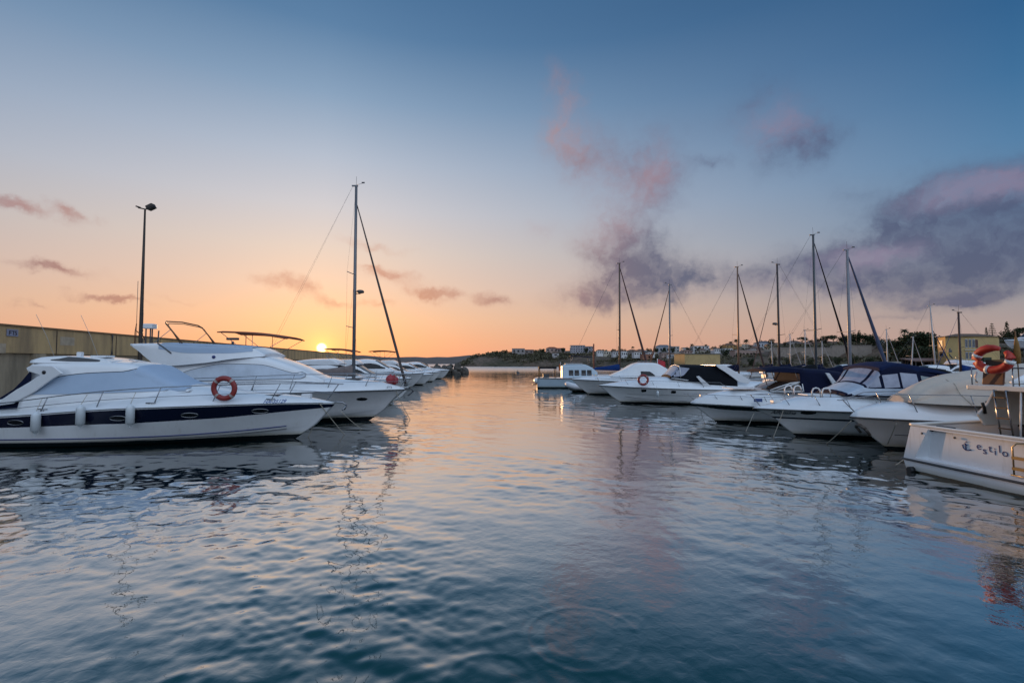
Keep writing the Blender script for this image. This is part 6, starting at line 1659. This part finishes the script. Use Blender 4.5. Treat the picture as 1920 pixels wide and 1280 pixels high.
r2 = random.Random(31)
for k, (px, py, w, h, tone, what) in enumerate(((1120, 661, 12, 5, 0, 'left of the blue sail cover mast'), (1140, 663, 9, 5, 1, 'right behind the blue sail cover mast foot'), (1196, 660, 13, 6, 2, 'between the first two masts on the ridge'), (1212, 661, 8, 5, 0, 'just left of the crossing headstays'),
                                  (1281, 657, 12, 6, 0, 'above the sunlit end of the yellow box hall'), (1352, 659, 9, 6, 0, 'at the right end above the box hall'), (1391, 652, 14, 7, 1, 'between two palms near the coppery mast'), (1410, 652, 12, 6, 2, 'right of the paired palms'),
                                  (1472, 650, 13, 6, 0, 'between the black radar mast and the first thin mast'), (1570, 646, 13, 6, 0, 'under pines left of the pale grey mast'), (1596, 647, 13, 6, 2, 'behind the pale grey mast'), (1622, 648, 13, 6, 0, 'right of the pale grey mast under trees'),
                                  (1702, 655, 14, 6, 0, 'low among the big rounded trees'), (1722, 664, 16, 5, 2, 'terrace-like below the big rounded trees'), (1480, 668, 22, 5, 1, 'below the left end of the terrace wall'), (1512, 670, 18, 6, 0, 'by the quay below the terrace wall'), (1240, 668, 16, 5, 2, 'on the slope left of the box hall'), (1185, 670, 13, 5, 1, 'low on the slope behind the sloping wheelhouse'))):
    tone_ = (W_, CRM, PNK)[tone]
    house(px, px + w, py - h, py + 3, interp(RD, px) * (.97 if py < 664 else .86), tone_, 'small %s house %s' % (('white', 'cream', 'pink walled')[tone], what), (.2, .17, .15) if tone == 0 else (.17, .08, .05), ('flat', 'gable', 'hip')[k % 3], 1, 3)

for k in range(30):
    px = 1126 + k * 10.8 + r2.uniform(-6, 6); py = interp(RIDGE, px) + r2.uniform(1, 10)
    w, h = r2.uniform(8, 15), r2.uniform(4.5, 7)
    t = house(px, px + w, py - h, py + 3, interp(RD, px) * r2.uniform(.80, .93), (W_, CRM, W_, PNK)[k % 4], 'small pale house scattered among the trees of the far hillside', ((.17, .08, .05), (.3, .28, .26), (.14, .10, .08))[k % 3], ('hip', 'flat', 'gable')[k % 3], 1, 3)
    t['group'] = 'small pale houses on the far hillside'

def terrace_wall():
    Y = 236
    t = empty('retaining_wall', at_y(1560, 668, Y)); tag(t, 'long buff stone retaining wall across the hillside below the trees', 'wall')
    m = mat('buff_stone', (.27, .225, .19), .9, noise=.6, nscale=.8, dark=(.17, .14, .115), bump=.5, bscale=1.5)
    for px0, px1, pt, pb, dy in ((1450, 1562, 652, 672, 4), (1562, 1634, 648, 672, 2), (1634, 1668, 650, 668, 0)):
        a, c = at_y(px0, pb, Y - dy), at_y(px1, pt, Y - dy); o = t.location
        mb = MB(); mb.box(((a.x + c.x) / 2 - o.x, -dy + 1, (a.z + c.z) / 2 - o.z - 1), (c.x - a.x, 2, c.z - a.z + 2)); mb.build('wall_section', m, t)
        mb = MB(); mb.box(((a.x + c.x) / 2 - o.x, -dy + .9, c.z - o.z + .1), (c.x - a.x, 2.3, .2)); mb.build('coping', mat('pale_coping', (.36, .32, .28), .9), t)
terrace_wall()

def box_hall():
    Y = 178
    a, c = at_y(1264, 686, Y), at_y(1350, 664, Y)
    w, h = c.x - a.x, c.z - a.z
    t = empty('harbour_hall', ((a.x + c.x) / 2, Y, a.z), 0.0); tag(t, 'plain ochre box shaped harbour hall with sunlit left end, behind the black canopy', 'building')
    m = mat('ochre_render', (.46, .33, .15), .85, noise=.35, nscale=.5)
    xs = at_y(1282, 664, Y).x - t.location.x
    mb = MB(); ox = t.location.x
    poly = [(at_y(1264, 664, Y + 7).x - ox, 7), (xs, -1.0), (at_y(1350, 664, Y + 2).x - ox, 2), (at_y(1345, 664, Y + 13).x - ox, 13)]
    mb.prism(poly, 'Z', -2.5, h); mb.build('wall', m, t)
    mb = MB(); mb.prism([(p[0] * 1.02, p[1] * 1.05 - .2) for p in poly], 'Z', h + .003, h + .28); mb.build('roof', mat('hall_roof', (.12, .11, .09), .9), t)
    mb = MB(); mb.box((w / 2 - 6, 1.0, 1.4), (2.4, .1, 2.8), rz=.11); mb.build('door', DGREY, t)
box_hall()

def yellow_building():
    Y = 128
    L_ = lambda px, py: at_y(px, py, Y)
    base = L_(1815, 694); t = empty('yellow_building', base); tag(t, 'large yellow harbour building with brown hipped roof and white framed windows', 'building')
    o = base
    X = lambda px: L_(px, 650).x - o.x
    Z = lambda py: L_(1815, py).z - o.z
    m = mat('yellow_render', (.50, .35, .15), .85, noise=.35, nscale=.4)
    m2 = mat('yellow_end_render', (.44, .22, .085), .85, noise=.3, nscale=.4)
    # plan: sunlit west end, long south front with a slight bow
    XY = lambda px, dy: (at_y(px, 650, Y + dy).x - o.x, dy)
    plan = [XY(1758, 7.5), XY(1773, 0.6), XY(1800, -.8), XY(1826, -1.2), XY(1872, -.2), XY(1874, 9), XY(1850, 15), XY(1775, 14)]
    mb = MB(); mb.prism(plan, 'Z', -1.5, Z(631)); mb.build('wall', m, t)
    mb = MB(); e = 1.06; zr = Z(631) + .01
    cx = sum(p[0] for p in plan) / 8; cy = sum(p[1] for p in plan) / 8
    ring = [(cx + (p[0] - cx) * e, cy + (p[1] - cy) * e, zr) for p in plan]
    top = [(cx + (p[0] - cx) * .45, cy + (p[1] - cy) * .3, Z(624)) for p in plan]
    n = 8
    mb.add(ring + top, [(i, (i + 1) % n, n + (i + 1) % n, n + i) for i in range(n)] + [tuple(range(n, 2 * n)), tuple(range(n - 1, -1, -1))])
    mb.build('roof', mat('brown_tiles', (.13, .075, .045), .85, noise=.5, nscale=2), t)
    wh = mat('white_window_frame', (.46, .46, .47), .5)
    def front(px):
        x = X(px); 
        for (x0, y0), (x1, y1) in zip(plan[1:5], plan[2:5]):
            if x0 <= x <= x1: return y0 + (y1 - y0) * (x - x0) / (x1 - x0)
        return -.8
    for (pa, pb_) in ((636, 652), (660, 673), (676, 690)):
        for px in (1805.5, 1811.5, 1817.5):
            y = front(px)
            w = X(1806) - X(1801.4)
            q = MB(); q.box((X(px), y - .03, (Z(pa) + Z(pb_)) / 2), (w, .06, Z(pa) - Z(pb_))); f = q.build('window', wh, t)
            for s in (-1, 1):
                g = MB(); g.box((X(px) + s * w * .22, y - .075, (Z(pa) + Z(pb_)) / 2), (w * .32, .03, (Z(pa) - Z(pb_)) * .86)); g.build('pane', mat('blue_grey_glass', (.03, .045, .07), .12), f)
    q = MB(); y = front(1823.5); q.box((X(1823.5), y - .05, (Z(637) + Z(652)) / 2), (X(1826) - X(1821), .06, Z(637) - Z(652))); q.build('shutter', mat('brown_shutter', (.09, .035, .025), .7), t)
    q = MB(); q.box((X(1819), front(1818) - .08, Z(656)), (X(1837) - X(1800), .12, .16)); q.build('balcony_band', wh, t)
    for py0, py1 in ((637, 650), (657, 668)):
        q = MB(); q.box((XY(1767, 3.2)[0] - .1, 3.2, (Z(py0) + Z(py1)) / 2), (.5, 1.5, Z(py0) - Z(py1)), rz=-.2); f = q.build('end_window', wh, t)
        q = MB(); q.box((XY(1767, 3.2)[0] - .36, 3.15, (Z(py0) + Z(py1)) / 2), (.12, 1.2, (Z(py0) - Z(py1)) * .85), rz=-.2); q.build('pane', GLASS, f)
    q = MB(); q.box((X(1838), -1.2, Z(676)), (X(1844) - X(1830), 1.4, Z(672) - Z(684))); q.build('awning', mat('dark_green_awning', (.02, .035, .02), .8), t)
yellow_building()

def shed(px0, px1, pt, pb, Y, label, roofc):
    a, c = at_y(px0, pb, Y), at_y(px1, pt, Y)
    t = empty('boat_shed', ((a.x + c.x) / 2, Y, a.z)); tag(t, label, 'shed')
    w, h = c.x - a.x, c.z - a.z
    mb = MB(); mb.add([(-w / 2, -2.5, h * .75), (w / 2, -2.5, h * .75), (w / 2, 3, h), (-w / 2, 3, h)], [(0, 1, 2, 3)]); o = mb.build('roof', mat('shed_roof_%d' % px0, roofc, .8, noise=.5), t); o.modifiers.new('thick', 'SOLIDIFY').thickness = .25
    mb = MB(); mb.box((0, 2.5, h * .4), (w * .96, .3, h * .9)); mb.build('back_wall', mat('shed_dark', (.03, .026, .024), .9), t)
    for k in range(5):
        q = MB(); q.box((-w / 2 + .3 + (w - .6) * k / 4, -2.3, h * .35), (.18, .18, h * .75)); q.build('post', DGREY, t)
shed(1703, 1764, 671, 692, 138, 'open boat shed with reddish roof left of the yellow building', (.22, .14, .12))
shed(1652, 1700, 678, 692, 145, 'low grey roofed shed under the trees, left of the reddish shed', (.28, .26, .24))

def quay_crane():
    t = empty('jib_crane', at_y(1777, 696, 100)); tag(t, 'yellow quay crane with dark tackle in front of the yellow building', 'crane')
    k = at_y(1777, 652, 100).z - t.location.z
    ye = mat('crane_yellow', (.42, .26, .03), .5)
    tubes('post', [[(0, 0, -1), (.1, 0, k * .55), (.15, 0, k * .8)]], .16, ye, t)
    tubes('jib', [[(.1, 0, k * .7), (.7, 0, k * .98)], [(.2, 0, k * .78), (1.1, 0, k * .55)]], .12, DGREY, t)
    mb = MB(); mb.box((.5, 0, k * .86), (.7, .4, .5)); mb.box((.95, 0, k * .4), (.3, .3, .9)); mb.build('tackle', DGREY, t)
quay_crane()

def hauled_boat():
    Y = 136
    p = at_y(1883, 654, Y)
    b = moored((p.x - .1, Y), 180, 15.0, 4.6, 'white boat hauled out on a dark cradle at the right edge', 'hardtop', hull_mat('dry_hull', (.50, .52, .57), boot=(.03, .05, .12), zb=.05), zs=1.7, name='hauled_out_boat')
    b.root.location.z = p.z
    tubes('cradle', [[(x, y, -.4), (x, y * 1.15, -p.z)] for x in (-4, -7.5, -11) for y in (-1.5, 1.5)], .16, DGREY, b.root)
hauled_boat()

def harbour_mark():
    t = empty('buoy', at_z(970.5, 699.5, 0)); tag(t, 'tiny dark buoy floating alone in the open channel', 'buoy')
    mb = MB(); mb.lathe([(.1, -.3), (.5, -.1), (.55, .15), (.35, .4), (.1, .5)], n=12); mb.build('float', DGREY, t)
    mb = MB(); mb.lathe([(.05, .5), (.05, .8), (.12, .82), (.02, .95)], n=8); mb.build('topmark', BLACK, t)
harbour_mark()
